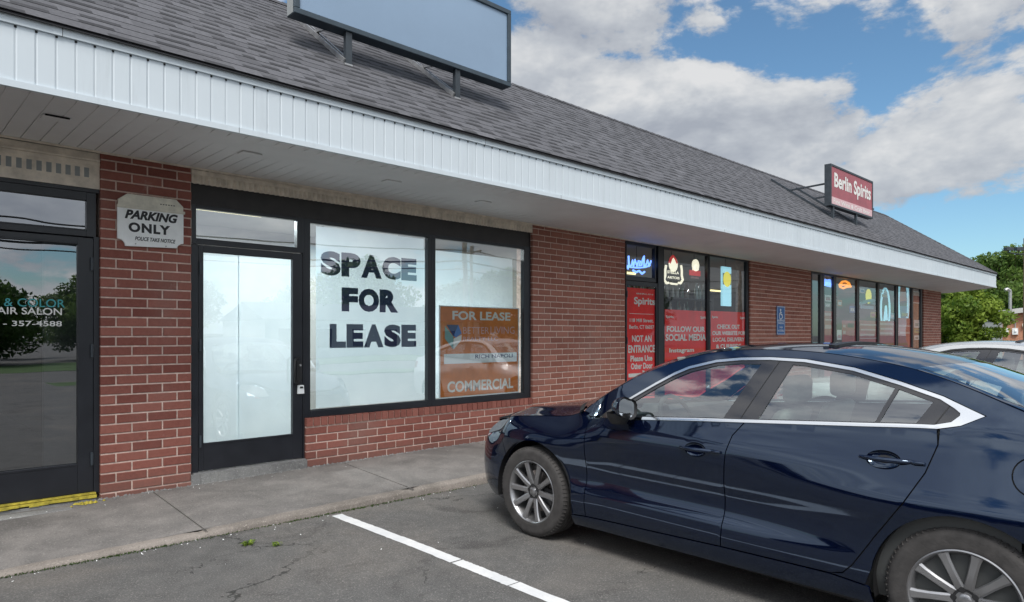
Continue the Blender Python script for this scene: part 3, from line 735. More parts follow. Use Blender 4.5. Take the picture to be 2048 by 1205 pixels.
# the salon at the left
window(.42, 1.382, 2.378, 2.632, M['glass_dark'], (.05, .07, .05, .07))
door('door', .36, 1.432, .172, 2.318, .47, 1.318, .420, 2.262, M['glass_dark'], 1, False)
mb = MB(); mb.box(1.434, 1.476, 6.632, 6.70, .16, 2.33); mb.box(.30, .356, 6.632, 6.70, .16, 2.33); mb.build('door_frame', M['bronze'], bld)
window(-.88, .29, .75, 2.632, M['glass_dark'], (.07, .05, .6, .07))
mb = MB(); mb.box(-.95, 1.476, 6.625, 6.70, 2.703, 2.735); mb.build('header_panel', M['bronze'], bld)
mb = MB(); mb.box(-.95, 1.477, 6.618, 6.70, 2.736, 3.04)
mb.box(-.95, 1.477, 6.604, 6.618, 2.965, 2.985); mb.box(-.95, 1.477, 6.610, 6.618, 2.93, 2.962)
mb.build('header_board', M['beige'], bld, bevel=.003)
mb = MB(); x = -.9
while x < 1.40:
    mb.box(x, x + .036, 6.6165, 6.62, 2.825, 2.905, 0); x += .0665
mb.build('louvre', M['boxgrey'], bld)
mb = MB(); a = on_y(88, 600, 7.5).x; b = on_y(166, 600, 7.5).x; mb.box(a, b, 7.5, 7.58, .12, 2.9); mb.build('interior_partition', M['boxgrey'], bld)
# spirits shop: door with transom and two tall windows
def X(px, Y=6.64): return on_y(px, 600, Y).x
window(X(1253), X(1309), 2.44, 2.955, M['glass_clear'], (.03, .03, .06, .045))
door('door', X(1251.5), X(1315), .20, 2.372, X(1254), X(1312.5), .32, 2.30, M['glass_clear'], -1, False)
mb = MB(); mb.box(X(1315.5), X(1325.5), 6.628, 6.71, .15, 3.0); mb.build('frame_post', M['bronze'], bld)
window(X(1327.5), X(1414.5), .36, 2.962, M['glass_clear'], (.02, .03, .12, .04))
window(X(1419.5), X(1492.5), .36, 2.962, M['glass_clear'], (.035, .15, .12, .04))
# corner shop front: six tall panes
for a, b, l, r in ((1624, 1640, .05, .10), (1648, 1667, .12, .08), (1672, 1713.5, .08, .07), (1718, 1755, .07, .06), (1758.5, 1791.5, .06, .08), (1796, 1823, .07, .06), (1826, 1841, .06, .20)):
    window(X(a), X(b), .42, 2.925, M['glass_corner'], (l, r, .12, .06))
mb = MB(); mb.box(X(1622.5), 24.28, 6.62, 6.72, .05, .298); mb.box(8.8, 12.92, 6.62, 6.72, .05, .1975); mb.build('frame_base', M['bronze'], bld)
# recesses between frames and soffit
mb = MB(); mb.box(8.79, 12.925, 6.645, 6.70, 3.004, 3.06); mb.box(15.82, 24.28, 6.645, 6.70, 2.987, 3.03); mb.build('header_panel', M['bronze'], bld)

# ------------------------------------------------------------------ roof signs
def blank_sign():
    x0, x1, z0, z1, Y, D = 3.005, 5.865, 4.585, 5.535, 6.15, .165
    t = thing('roof_sign', 'large blank blue-grey sign box in a dark frame on the roof above the vacant shop', 'sign', (4.4, Y, 4.25))
    f = MB(); fw = .055
    f.box(x0, x1, Y, Y + D, z0, z0 + fw); f.box(x0, x1, Y, Y + D, z1 - fw, z1); f.box(x0, x0 + fw, Y, Y + D, z0 + fw, z1 - fw); f.box(x1 - fw, x1, Y, Y + D, z0 + fw, z1 - fw)
    f.box(x0 + fw, x1 - fw, Y + D - .02, Y + D - .004, z0 + fw, z1 - fw)
    f.build('frame', M['signframe'], t, bevel=.006)
    s = MB(); s.box(x0 - .003, x0 - .001, Y + .03, Y + D - .01, z0 + .01, z1 - .01); s.build('side_panel', M['boxgrey'], t)
    p = MB(); n = 24                               # slightly bowed acrylic face
    vs = []
    for j in range(9):
        for i in range(n + 1):
            u, v = i / n, j / 8
            vs.append((x0 + fw + (x1 - x0 - 2*fw) * u, Y + .022 - .012 * math.sin(math.pi * u) * math.sin(math.pi * v), z0 + fw + (z1 - z0 - 2*fw) * v))
    p.add(vs, [(j*(n+1)+i, j*(n+1)+i+1, (j+1)*(n+1)+i+1, (j+1)*(n+1)+i) for j in range(8) for i in range(n)])
    p.build('face_panel', M['acrylic'], t, smooth=60)
    for px in (3.605, 5.03):
        zr = RZ0 + (Y + .03 - RY0) * UZ / UY
        q = MB(); q.beam((px, Y + .05, zr - .02), (px, Y + .05, z0 - .001), .05, .07); q.build('post', M['darksteel'], t)
        q = MB()
        for off in (-.045, .012):
            yb = 7.2; q.beam((px + off, Y + .04, zr + .035), (px + off, yb, RZ0 + (yb - RY0) * UZ / UY + .035), .022, .045)
        q.build('brace', M['steel'], t)
        q = MB(); q.beam((px - .02, 6.85, RZ0 + (6.85 - RY0) * UZ / UY + .05), (px - .02, Y + D, z0 + .12), .03, .03); q.build('strut', M['steel'], t)
        q = MB(); q.box(px - .05, px + .04, Y + .02, Y + .09, zr - .03, zr + .012); q.build('foot_plate', M['steel'], t)
blank_sign()
def red_sign():
    x0, x1, z0, z1, Y, D = 15.0, 17.52, 4.27, 5.165, 5.834, .14
    t = thing('roof_sign', 'red illuminated-type sign box with white lettering on black struts on the roof', 'sign', (16.2, Y, 4.05))
    f = MB(); fw = .045
    f.box(x0, x1, Y, Y + D, z0, z0 + fw); f.box(x0, x1, Y, Y + D, z1 - fw, z1); f.box(x0, x0 + fw, Y, Y + D, z0 + fw, z1 - fw); f.box(x1 - fw, x1, Y, Y + D, z0 + fw, z1 - fw)
    f.box(x0 + fw, x1 - fw, Y + D - .02, Y + D - .004, z0 + fw, z1 - fw)
    f.build('frame', M['darksteel'], t, bevel=.004)
    p = MB(); p.box(x0 + fw, x1 - fw, Y + .012, Y + .02, z0 + fw, z1 - fw); p.build('face_panel', M['redsign'], t)
    p = MB(); p.box(x0 + fw, x1 - fw, Y + .009, Y + .0115, z0 + fw, z0 + .20); p.build('lower_band', M['pink'], t)
    l = MB(); put_text(l, 'Berlin Spirits', x0 + .20, x1 - .14, 4.60, 5.01, Y + .008, .03); l.build('lettering', M['white'], t); l = MB()
    put_text(l, 'Fine Wine & Craft Beer', x0 + .16, x1 - .2, 4.345, 4.44, Y + .007, .01)
    l.build('lettering', M['white'], t)
    for px in (15.19, 16.52):
        zr = lambda y: RZ0 + (y - RY0) * UZ / UY
        q = MB(); q.beam((px, Y + .04, zr(Y + .04) - .02), (px, Y + .04, z0), .05); q.build('post', M['darksteel'], t)
        q = MB(); q.beam((px, Y + .03, zr(Y + .03) + .03), (px, 7.25, zr(7.25) + .03), .04, .045); q.build('rail', M['darksteel'], t)
        q = MB(); q.beam((px, 6.80, zr(6.8) + .05), (px, Y + D - .01, z0 + .52), .035); q.build('strut', M['darksteel'], t)
red_sign()

# ------------------------------------------------------------------ signs on the brickwork
def parking_sign():
    Y = 6.565
    k = Y / 6.6
    x0, x1, z0, z1 = 1.606 * k, 2.146 * k, 1.5 + (2.272 - 1.5) * k, 1.5 + (2.728 - 1.5) * k
    t = thing('parking_sign', 'white wooden parking sign with scooped corners screwed to the left brick pillar', 'sign', (x0, 6.59, z0))
    def scoop(cx, cz, a0, r=.06): return [(cx + r * math.cos(R(a)), cz + r * math.sin(R(a))) for a in range(a0, a0 - 91, -15)]
    zt = z1 - .105
    poly = [(x0, zt)] + [(x0, z0 + .06)] + scoop(x0, z0, 90)[1:] + scoop(x1, z0, 180)[1:] + [(x1, zt)]
    b = MB(); b.prism(poly[::-1], Y, Y + .022); b.build('board', M['offwhite'], t, bevel=.003)
    top = [(x0 + .004, zt + .002), (x1 - .004, zt + .002), (x1 - .004, zt + .045), (x1 - .065, z1), (x0 + .075, z1), (x0 + .004, zt + .05)]
    b = MB(); b.prism(top, Y - .006, Y + .022); b.box(x0 - .004, x1 + .010, Y - .012, Y + .01, zt - .020, zt + .004)
    b.build('top_slat', M['creamboard'], t, bevel=.003)
    w = x1 - x0
    l = MB(); put_text(l, 'PARKING', x0 + .055, x1 - .05, z0 + .238, z0 + .318, Y - .0015, .048, .28); l.build('lettering', M['black'], t)
    l = MB(); put_text(l, 'ONLY', x0 + .085, x1 - .115, z0 + .125, z0 + .210, Y - .0015, .048, .0, space=1.15); l.build('lettering', M['black'], t)
    l = MB(); put_text(l, 'POLICE TAKE NOTICE', x0 + .135, x1 - .07, z0 + .056, z0 + .090, Y - .0015, .03, .25); l.build('lettering', M['black'], t); l = MB()
    for i in range(6): l.box(x1 - .20 + i * .022, x1 - .187 + i * .022, Y - .0075, Y - .0065, zt + .042, zt + .05)
    l.build('small_print', M['black'], t)
    for sx in (x0 + .14, x1 - .15): s = MB(); s.lathe([(0, -.002), (.006, -.002), (.006, .002)], 10, 'y', (sx, Y, z0 + .025)); s.build('screw', M['steel'], t)
parking_sign()
def accessible_sign():
    Y = 6.575; x0, x1, z0, z1 = rect(1553.5, 612, 1570, 670, Y)
    t = thing('parking_sign', 'narrow blue accessible parking sign on the brick between the shop fronts', 'sign', (x0, 6.59, z0))
    b = MB(); r = .05
    b.box(x0, x1, Y, Y + .006, z0, z1); b.build('board', M['blue'], t, bevel=.002)
    l = MB(); cx = (x0 + x1) / 2; w = x1 - x0
    e = .012
    for (a, b_, c, d) in ((x0+e, x1-e, z1-.022, z1-.012), (x0+e, x1-e, z0+.012, z0+.022), (x0+e, x0+e+.01, z0+.012, z1-.012), (x1-e-.01, x1-e, z0+.012, z1-.012)): l.box(a, b_, Y-.002, Y-.0005, c, d)
    zc = z1 - .17                                 # wheelchair symbol
    l.lathe([(0, -.002), (.028, -.002), (.028, 0)], 14, 'y', (cx - .02, Y, zc + .085))
    l.beam((cx - .02, Y - .0015, zc + .06), (cx - .01, Y - .0015, zc - .015), .026, .002, (0, 1, 0)); l.beam((cx - .01, Y - .0015, zc - .01), (cx + .05, Y - .0015, zc - .015), .024, .002, (0, 1, 0))
    l.beam((cx + .05, Y - .0015, zc - .01), (cx + .075, Y - .0015, zc - .085), .022, .002, (0, 1, 0)); l.beam((cx - .015, Y - .0015, zc + .03), (cx + .035, Y - .0015, zc + .03), .018, .002, (0, 1, 0))
    pts = [(cx - .012 + .07 * math.cos(R(a)), Y - .0015, zc - .04 + .07 * math.sin(R(a))) for a in range(110, 331, 20)]
    for p, q in zip(pts, pts[1:]): l.beam(p, q, .018, .002, (0, 1, 0))
    put_text(l, 'RESERVED', x0 + .04, x1 - .04, z1 - .33, z1 - .29, Y - .0015, .01); put_text(l, 'PARKING', x0 + .06, x1 - .06, z1 - .385, z1 - .345, Y - .0015, .01)
    put_text(l, 'VAN', x0 + .12, x1 - .12, z0 + .14, z0 + .18, Y - .0015, .01); put_text(l, 'ACCESSIBLE', x0 + .05, x1 - .05, z0 + .07, z0 + .11, Y - .0015, .01)
    l.build('symbol', M['white'], t)
accessible_sign()

# ------------------------------------------------------------------ papers and posters in the vacant shop
def sheet(x0, x1, z0, z1, Y, m, name, seed, amp=.006, nx=26, nz=30, base=None):
    rnd = random.Random(seed); ph = [rnd.uniform(0, 6.28) for _ in range(6)]
    mb = MB(); vs = []
    for j in range(nz + 1):
        for i in range(nx + 1):
            u, v = i / nx, j / nz
            y = amp * (math.sin(5 * u + ph[0] + 2 * v) * .5 + math.sin(11 * v + ph[1] + 3 * u) * .35 + math.sin(17 * u + ph[2]) * .15)
            vs.append((x0 + (x1 - x0) * u, Y + y + amp, z0 + (z1 - z0) * v))
    mb.add(vs, [(j*(nx+1)+i, j*(nx+1)+i+1, (j+1)*(nx+1)+i+1, (j+1)*(nx+1)+i) for j in range(nz) for i in range(nx)])
    return mb
YP = 6.712
x0, x1, z0, z1 = rect(632, 462, 848, 806, YP)
t = thing('window_notice', 'white paper sheet with big navy letters SPACE FOR LEASE filling the left display window', 'notice', (x0, YP, z0))
sheet(x0, x1, .715, z1 + .05, YP, M['paper'], 'paper', 3, .0012).build('paper', M['paper'], t, smooth=60)
for w_, bx in (('SPACE', (641, 501, 834, 563)), ('FOR', (683, 575, 797, 626)), ('LEASE', (659, 648, 833, 694))):
    l = MB(); a_ = rect(*bx, YP); wd = {'S': 1, 'P': 1, 'A': 1.12, 'C': 1.05, 'E': .92, 'F': .88, 'O': 1.14, 'R': 1.08, 'L': .86}
    tot = sum(wd[c_] for c_ in w_); unit = (a_[1] - a_[0]) / tot; xx = a_[0]
    for c_ in w_:                                # heavy block letters, one by one
        put_text(l, c_, xx + .006 * unit, xx + wd[c_] * unit - .022 * unit, a_[2], a_[3], YP - .0012, bold=.064); xx += wd[c_] * unit
    l.build('lettering', M['letter'], t)
t = thing('door_paper', 'white paper pasted inside the glass of the vacant shop door', 'paper', (2.34, 6.68, .48))
sheet(2.33, 2.69, .47, 2.29, 6.684, M['paper'], 'sheet', 5, .004).build('sheet', M['paper'], t, smooth=60)
sheet(2.675, 3.23, .47, 2.29, 6.678, M['paper'], 'sheet', 6, .003).build('sheet', M['paper'], t, smooth=60)
c = sheet(5.03, 6.58, .70, 2.56, 6.86, M['paper'], 'lit_room_sheet', 8, .012).build('lit_room_sheet', M['paper'], smooth=60)  # added pale sheet, stands in for the whitish lit room behind the glass
tag(c, 'pale sheet added behind the orange poster in the right display window in place of the lit interior', 'backing sheet')
def lease_poster():
    Y = 6.70; x0, x1, z0, z1 = rect(881, 613, 1036, 783, Y)
    t = thing('lease_poster', 'orange FOR LEASE COMMERCIAL poster with white border in the right display window', 'poster', (x0, Y, z0))
    b = MB(); b.box(x0 - .022, x1 + .022, Y + .003, Y + .006, z0 - .022, z1 + .012); b.build('border', M['palestrip'], t)
    b = MB(); b.box(x0, x1, Y, Y + .0025, z0, z1); b.build('panel', M['orange'], t)
    l = MB(); w, h = x1 - x0, z1 - z0; U = lambda a: x0 + w * a; V = lambda a: z0 + h * a
    put_text(l, 'FOR LEASE', U(.14), U(.89), V(.855), V(.955), Y - .002, .03); l.build('lettering', M['white'], t); l = MB()
    put_text(l, 'COMMERCIAL', U(.08), U(.93), V(.045), V(.17), Y - .002, .03)
    l.build('lettering', M['white'], t)
    l = MB(); put_text(l, 'REALTY LLC', U(.27), U(.72), V(.62), V(.665), Y - .002, 0); l.build('small_lettering', M['pink'], t)
    l = MB(); put_text(l, 'BETTER', U(.27), U(.60), V(.70), V(.775), Y - .002, -.005); put_text(l, 'LIVING', U(.62), U(.95), V(.70), V(.785), Y - .002, -.005)
    l.build('small_lettering', M['pink'], t)
    b = MB(); b.box(U(.04), U(.98), Y - .003, Y - .001, V(.365), V(.475)); b.build('name_strip', M['palestrip'], t)
    l = MB(); put_text(l, 'RICH NAPOLI', U(.42), U(.92), V(.415), V(.46), Y - .005, .012)
    l.build('name_lettering', M['navy'], t)
    s = MB(); cx, cz, r = U(.15), V(.68), w * .10   # shield emblem of four facets
    top = [(cx - r, cz + r * .9), (cx, cz + r * .9), (cx + r, cz + r * .9)]
    s.prism([(cx - r, cz + r * .9), (cx, cz - r * .1), (cx, cz - r * 1.3), (cx - r, cz - r * .3)], Y - .004, Y - .001, 0)
    s.prism([(cx - r * .8, cz + r), (cx + r * .6, cz + r), (cx, cz - r * .05)], Y - .0055, Y - .0005, 1)
    s.prism([(cx + r * .6, cz + r), (cx + r, cz + r * .2), (cx + r * .3, cz - r * .2), (cx + .003, cz - r * .02)], Y - .005, Y - .0008, 2)
    s.prism([(cx + .004, cz - r * .3), (cx + r, cz + r * .05), (cx + r * .95, cz - r * .45), (cx + .004, cz - r * 1.3)], Y - .0045, Y - .0012, 3)
    s.build('emblem', [M['teal'], M['navy'], M['blueink'], M['white']], t)
lease_poster()
def salon_letters():
    Y = 6.656; t = thing('window_lettering', 'teal and white hair salon lettering on the dark glass door at the left edge', 'lettering', on_y(60, 620, Y))
    l = MB(); a = on_y(130, 600, Y).x; s = (a - on_y(0, 600, Y).x)
    z1 = on_y(60, 597.5, Y).z; z0 = on_y(60, 614, Y).z
    put_text(l, 'CLIP & COLOR', a - s * 1.42, a, z0, z1, Y, .004); l.build('teal_line', mat('teal_vinyl', (.05, .33, .36), .5), t)
    l = MB(); b = on_y(124, 600, Y).x
    put_text(l, 'HAIR SALON', b - s * 1.13, b, on_y(60, 629.5, Y).z, on_y(60, 615.5, Y).z, Y, .010); l.build('white_line', M['white'], t); l = MB()
    put_text(l, '(860) - 357-4588', b - s * 1.40, b, on_y(60, 656, Y).z, on_y(60, 642, Y).z, Y, .010); l.build('white_line', M['white'], t)
salon_letters()

# ------------------------------------------------------------------ spirits shop banners, lit signs, stock
def banner(name, label, px0, px1, y0, y1, m, texts, Y=6.672, zmin=.37, tm=None, extra=None):
    x0, x1, z0, z1 = rect(px0, y0, px1, y1, Y); z0 = zmin
    t = thing(name, label, 'banner', (x0, Y, z0)); b = MB(); b.box(x0, x1, Y, Y + .002, z0, z1); b.build('panel', m, t)
    for s, a, b_, c, d, bold in texts: l = MB(); px_text(l, s, a, b_, c, d, Y - .0022, bold=bold); l.build('lettering', tm or M['white'], t)
    if extra: l = MB(); extra(l, Y - .0022); l.build('arrow', tm or M['white'], t)
def door_extra(l, Y):
    x0, x1, z0, z1 = rect(1257, 742.5, 1306, 757, Y); zc = (z0 + z1) / 2; h = (z1 - z0)
    l.prism([(x0, zc - h*.2), (x1 - .30, zc - h*.2), (x1 - .30, zc - h*.5), (x1, zc), (x1 - .30, zc + h*.5), (x1 - .30, zc + h*.2), (x0, zc + h*.2)], Y - .001, Y)
    x0, x1, z0, z1 = rect(1259, 627, 1307, 629.5, Y); l.box(x0, x1, Y - .001, Y, z0, z1)
banner('door_banner', 'red vinyl door panel with white arrow and NOT AN ENTRANCE wording', 1253.8, 1312.8, 575, 760, M['red'],
       [('BERLIN', 1273, 586, 1306, 591, .01), ('Spirits', 1268, 594, 1310, 615, .03), ('118 Mill Street,', 1259.5, 637, 1306.5, 646.5, .02), ('Berlin, CT 06037', 1258.5, 650, 1308, 659.5, .02),
        ('NOT AN', 1264, 671, 1303, 684, .03), ('ENTRANCE', 1256.5, 691, 1310, 705, .03), ('Please Use', 1261, 712, 1304.5, 722, .03), ('Other Door', 1262, 727, 1305, 737, .03)], zmin=.33, extra=door_extra)
banner('window_banner', 'red FOLLOW OUR SOCIAL MEDIA banner in the window beside the red door', 1329.5, 1414, 619, 720, M['red'],
       [('Spirits', 1332, 631, 1347, 638, .03), ('Spirits', 1401, 632.5, 1413, 639.5, .03), ('FOLLOW OUR', 1333.5, 652.5, 1410, 664.5, .035), ('SOCIAL MEDIA', 1331, 668.5, 1412, 681.5, .035), ('Instagram', 1338.5, 697, 1388, 706.5, .03)])
banner('window_banner', 'red CHECK OUT OUR WEBSITE banner in the window next to the brick', 1421.5, 1492, 622, 720, M['red'],
       [('Spirits', 1424, 632, 1436, 638, .03), ('Spirits', 1480, 633.5, 1491, 640, .03), ('CHECK OUT', 1434, 649, 1479.5, 658.5, .035), ('OUR WEBSITE FOR', 1424.5, 662.5, 1491, 670.5, .035), ('LOCAL DELIVERY', 1425.5, 675.5, 1489, 683, .035), ('& CURBSIDE', 1432, 689, 1482, 696, .035)])
def bars(t, px0, px1, ys, Y, m):
    l = MB()
    for a, b, ya, yb in ys:
        x0, x1, z0, z1 = rect(px0 + a, ya, px0 + b, yb, Y); l.box(x0, x1, Y - .001, Y, z0, z1)
    return l.build('print', m, t)
def small_card(label, px, py, w, h, m, im): placard(label, px, py, px + w, py + h, m, (.15, .2, .85, .7), im)
def small_banner(label, px0, px1, y0, rows, m=None, zmin=.42):
    Y = 6.672; x0, x1, z0, z1 = rect(px0, y0, px1, y0 + 30, Y)
    t = thing('window_banner', label, 'banner', (x0, Y, zmin)); b = MB(); b.box(x0, x1, Y, Y + .002, zmin, z1); b.build('panel', m or M['maroon'], t)
    bars(t, px0, px1, rows, Y - .002, M['pink'])
small_banner('dark red banner in the narrow pane nearest the corner shop door', 1647.5, 1666.5, 622, [(2, 14, 626, 632), (2, 16, 638, 642), (2, 15, 650, 658)])
small_banner('dark red banner under the pale blue lit sign of the corner shop', 1718.5, 1754.5, 641, [(2, 34, 648, 652), (3, 32, 658, 661.5), (2, 30, 668, 673), (1, 35, 676, 678)])
small_banner('dark red banner under the round white lit sign of the corner shop', 1759, 1791, 642, [(1, 28, 646, 651), (2, 26, 656, 660), (1, 25, 665, 669)])
small_banner('dark red banner under the oval lit sign of the corner shop', 1796.5, 1822.5, 636, [(1, 24, 650, 654), (3, 22, 664, 668)])
def placard(label, px0, y0, px1, y1, m, inner=None, im=None):
    Y = 6.674; x0, x1, z0, z1 = rect(px0, y0, px1, y1, Y); t = thing('placard', label, 'placard', (x0, Y, z0))
    b = MB(); b.box(x0, x1, Y, Y + .003, z0, z1); b.build('panel', m, t)
    if inner: b = MB(); u, v = (x1 - x0), (z1 - z0); b.box(x0 + u * inner[0], x0 + u * inner[2], Y - .002, Y - .0005, z0 + v * inner[1], z0 + v * inner[3]); b.build('print', im, t)
placard('tall white bottle-shaped card at the foot of the widest corner pane', 1674, 660, 1683, 680, M['offwhite'], (.2, .2, .8, .5), M['pink'])
placard('white price card with orange head at the foot of the widest corner pane', 1693, 645, 1709, 679, M['palestrip'], (.1, .70, .9, .95), M['orange'])
placard('orange and white card high in the last corner pane', 1826.5, 582, 1838.5, 608, M['offwhite'], (.0, .1, 1, .62), M['redsign'])
placard('white card halfway down the last corner pane', 1828, 640, 1839, 656, M['palestrip'], (.2, .2, .8, .6), M['teal'])
placard('pale yellow card low in the last corner pane', 1828.5, 657.5, 1841, 666, mat('pale_yellow_card', (.55, .56, .28), .6), (.2, .3, .8, .7), M['boxgrey'])
placard('small white card at the foot of the last corner pane', 1828.5, 671, 1838, 680, M['offwhite'], (.2, .2, .8, .6), M['boxgrey'])

for a_ in (('red and white card under the blue neon of the first corner pane', 1650, 590, 12, 14, M['offwhite'], M['redsign']),
           ('small green card under the red-topped card of the first corner pane', 1650, 606, 11, 9, M['bottlegreen'], M['palestrip']),
           ('orange card at the left edge of the widest corner pane', 1675, 600, 9, 13, M['orange'], M['offwhite']),
           ('blue card right of centre in the widest corner pane', 1699, 612, 11, 14, M['blueink'], M['palestrip']),
           ('white card high at the left of the third corner pane', 1720, 577, 9, 10, M['offwhite'], M['blueink']),
           ('yellow card low at the right of the third corner pane', 1741, 624, 11, 12, M['yellow'], M['maroon']),
           ('olive card between crest and ring in the fourth corner pane', 1764, 588.5, 11, 7, M['bottleamber'], M['yellow']),
           ('pale blue card at the lower right of the fourth corner pane', 1781, 626, 8, 12, M['skyblue'], M['offwhite']),
           ('green card under the oval sign of the fifth corner pane', 1803, 625.5, 12, 8, M['bottlegreen'], M['yellow'])): small_card(*a_)
small_banner('dark red banner behind the cards in the widest corner pane', 1684, 1712.5, 641, [(2, 7, 650, 655), (2, 7, 662, 668)])
YN = 6.74
def neon(label, parts, at):
    t = thing('neon_sign', label, 'lit sign', on_y(*at, YN))
    for nm, mb, m in parts: mb.build(nm, m, t, smooth=50)
    w = MB(); p = on_y(*at, YN); w.tube([(p.x, YN + .03, p.z), (p.x, YN + .03, 3.02)], .006, 5); w.build('hanging_cord', M['plastic'], t)
def ztube(pts, r=.012, Y=YN, n=6):
    m = MB(); m.tube([on_y(a, b, Y) for a, b in pts], r, n); return m
l2 = MB(); l2.tube([on_y(a, b, YN) for a, b in ((1266, 541), (1272, 545), (1278, 542), (1284, 548), (1289, 544))], .018, 6)
# the blue script reads as looping tube only
l = MB()
scr = [(1252, 520), (1252, 533), (1256, 538), (1258, 530), (1257, 512), (1258, 534), (1263, 531), (1265, 521), (1267, 533), (1270, 520), (1274, 533), (1277, 522), (1281, 523), (1278, 533), (1283, 531), (1285, 521), (1288, 512), (1288, 534), (1292, 530), (1295, 521), (1298, 533), (1302, 522)]
l.tube([on_y(a, b, YN) for a, b in scr], .016, 6)
l3 = MB(); l3.tube([on_y(a, b, YN) for a, b in ((1251, 531), (1262, 535), (1276, 536), (1290, 535), (1300, 531))], .014, 6)
neon('blue neon script sign over the red door', [('script_tube', l, M['neonblue']), ('underline_tube', l3, M['neonblue']), ('lower_tube', l2, M['neonblue'])], (1276, 525))
a = MB(); px_text(a, 'STELLA', 1334.5, 541, 1358, 549.5, YN, bold=.03); px_text(a, 'ARTOIS', 1334.5, 552, 1359, 559.5, YN, bold=.03)
for sx in (-1, 1):
    c0 = 1347
    a.tube([on_y(c0 + sx * q, y, YN) for q, y in ((15, 531), (16.5, 540), (16.5, 552), (18.5, 560), (14, 567), (10, 566))], .022, 6)
a.tube([on_y(q, y, YN) for q, y in ((1341, 567), (1344, 568), (1350, 568.5), (1354, 569))], .018, 6)
b = MB(); b.lathe([(0, -.01), (.13, -.01), (.13, .01), (0, .01)], 18, 'y', on_y(1346.5, 529, YN))
c = MB(); c.tube([on_y(q, y, YN) for q, y in ((1339, 527), (1342, 517), (1346, 513), (1350, 519), (1353, 527))], .026, 6)
neon('white lit beer sign with horn-shaped scrolls and a red top', [('letter_tube', a, M['neonwhite']), ('centre_disc', b, M['neonwhite']), ('top_tube', c, M['neonred'])], (1346, 515))
a = MB(); x0, x1, z0, z1 = rect(1380, 540, 1401, 553, YN); a.box(x0, x1, YN, YN + .02, z0, z1); b = MB(); b.lathe([(0, -.012), (.11, -.012), (.11, .012), (0, .012)], 16, 'y', on_y(1391, 531, YN)); b.tube([on_y(1391, 533, YN), on_y(1391, 541, YN)], .06, 8)
c = MB(); x0, x1, z0, z1 = rect(1383, 553.5, 1398, 558.5, YN); c.box(x0, x1, YN, YN + .02, z0, z1)
neon('small orange and white hanging lit sign in the middle spirits window', [('panel', a, M['neonred']), ('bottle_shape', b, M['neonwhite']), ('foot', c, M['pink'])], (1391, 528))
a = MB(); x0, x1, z0, z1 = rect(1445, 533, 1462.5, 613, YN); a.box(x0, x1, YN, YN + .04, z0, z1)
b = MB(); p = on_y(1454, 559, YN); b.lathe([(0, -.004), (.15, -.004), (.15, 0)], 20, 'y', (p.x, YN - .001, p.z)); d = MB(); x0, x1, z0, z1 = rect(1445.3, 546, 1462.2, 571, YN); d.box(x0, x1, YN - .0015, YN - .0005, z0, z1)
neon('tall pale blue lit panel with a yellow disc in the right spirits window', [('panel', a, M['neonaqua']), ('disc', b, M['neonyellow']), ('middle_band', d, M['teal'])], (1454, 533))
a = MB(); x0, x1, z0, z1 = rect(1648, 556, 1664, 574, YN); a.box(x0 + .05, x1 - .05, YN, YN + .02, z0 + .03, z1 - .03); a.tube([on_y(1649, 560, YN), on_y(1656, 565, YN), on_y(1650, 570, YN), on_y(1662, 573, YN), on_y(1658, 560, YN)], .03, 6)
neon('blue neon sign in the first corner pane', [('tube', a, M['neonblue'])], (1656, 556))
a = MB(); a.tube([on_y(q, y, YN) for q, y in ((1679, 570), (1684, 564), (1691, 563), (1698, 567), (1701, 574), (1694, 574), (1686, 577), (1680, 574), (1679, 569))], .028, 7); a.tube([on_y(1684, 570, YN), on_y(1696, 570, YN)], .03, 6)
neon('orange neon fish-shaped sign in the widest corner pane', [('tube', a, M['neonorange'])], (1690, 563))
a = MB(); a.tube([on_y(q, y, YN) for q, y in ((1721, 608), (1735, 602), (1752, 601), (1738, 606), (1752, 608))], .05, 7); x0, x1, z0, z1 = rect(1722, 611, 1748, 619, YN); a.box(x0, x1, YN, YN + .02, z0, z1)
b = MB(); b.lathe([(0, -.01), (.2, -.01), (.2, .01)], 16, 'y', on_y(1737, 593, YN))
neon('pale blue lit sign with a yellow spot in the third corner pane', [('tube', a, M['skyblue']), ('spot', b, M['neonyellow'])], (1737, 593))
a = MB(); p = on_y(1770.5, 620, YN); pts = [(p.x + .36 * math.cos(R(k)), YN, p.z + .62 * math.sin(R(k))) for k in range(0, 361, 20)]; a.tube(pts, .026, 6); a.tube([(p.x - .1, YN, p.z - .35), (p.x + .05, YN, p.z + .1), (p.x + .12, YN, p.z - .3)], .03, 6)
b = MB(); x0, x1, z0, z1 = rect(1763, 575, 1776, 588, YN); b.prism([(x0, z0), (x1, z0), (x1 - .12, (z0 + z1) / 2), ((x0 + x1) / 2, z1), (x0 + .12, (z0 + z1) / 2)], YN, YN + .03)
neon('round white lit sign under a white crest in the fourth corner pane', [('ring_tube', a, M['neonaqua']), ('crest', b, M['offwhite'])], (1770, 575))
a = MB(); p = on_y(1806.5, 604, YN); pts = [(p.x + .46 * math.cos(R(k)), YN, p.z + .80 * math.sin(R(k))) for k in range(0, 361, 20)]; a.tube(pts, .035, 6)
b = MB(); b.prism([(p.x + .40 * math.cos(R(k)), p.z + .74 * math.sin(R(k))) for k in range(190, 351, 16)], YN + .01, YN + .03); c = MB(); c.prism([(p.x - .27, p.z + .0), (p.x + .3, p.z + .05), (p.x + .22, p.z + .5), (p.x, p.z + .66), (p.x - .2, p.z + .42)], YN + .012, YN + .03)
neon('oval lit sign with blue base and orange top in the fifth corner pane', [('ring_tube', a, M['neonaqua']), ('base', b, M['blueink']), ('top', c, M['orange'])], (1806, 582))

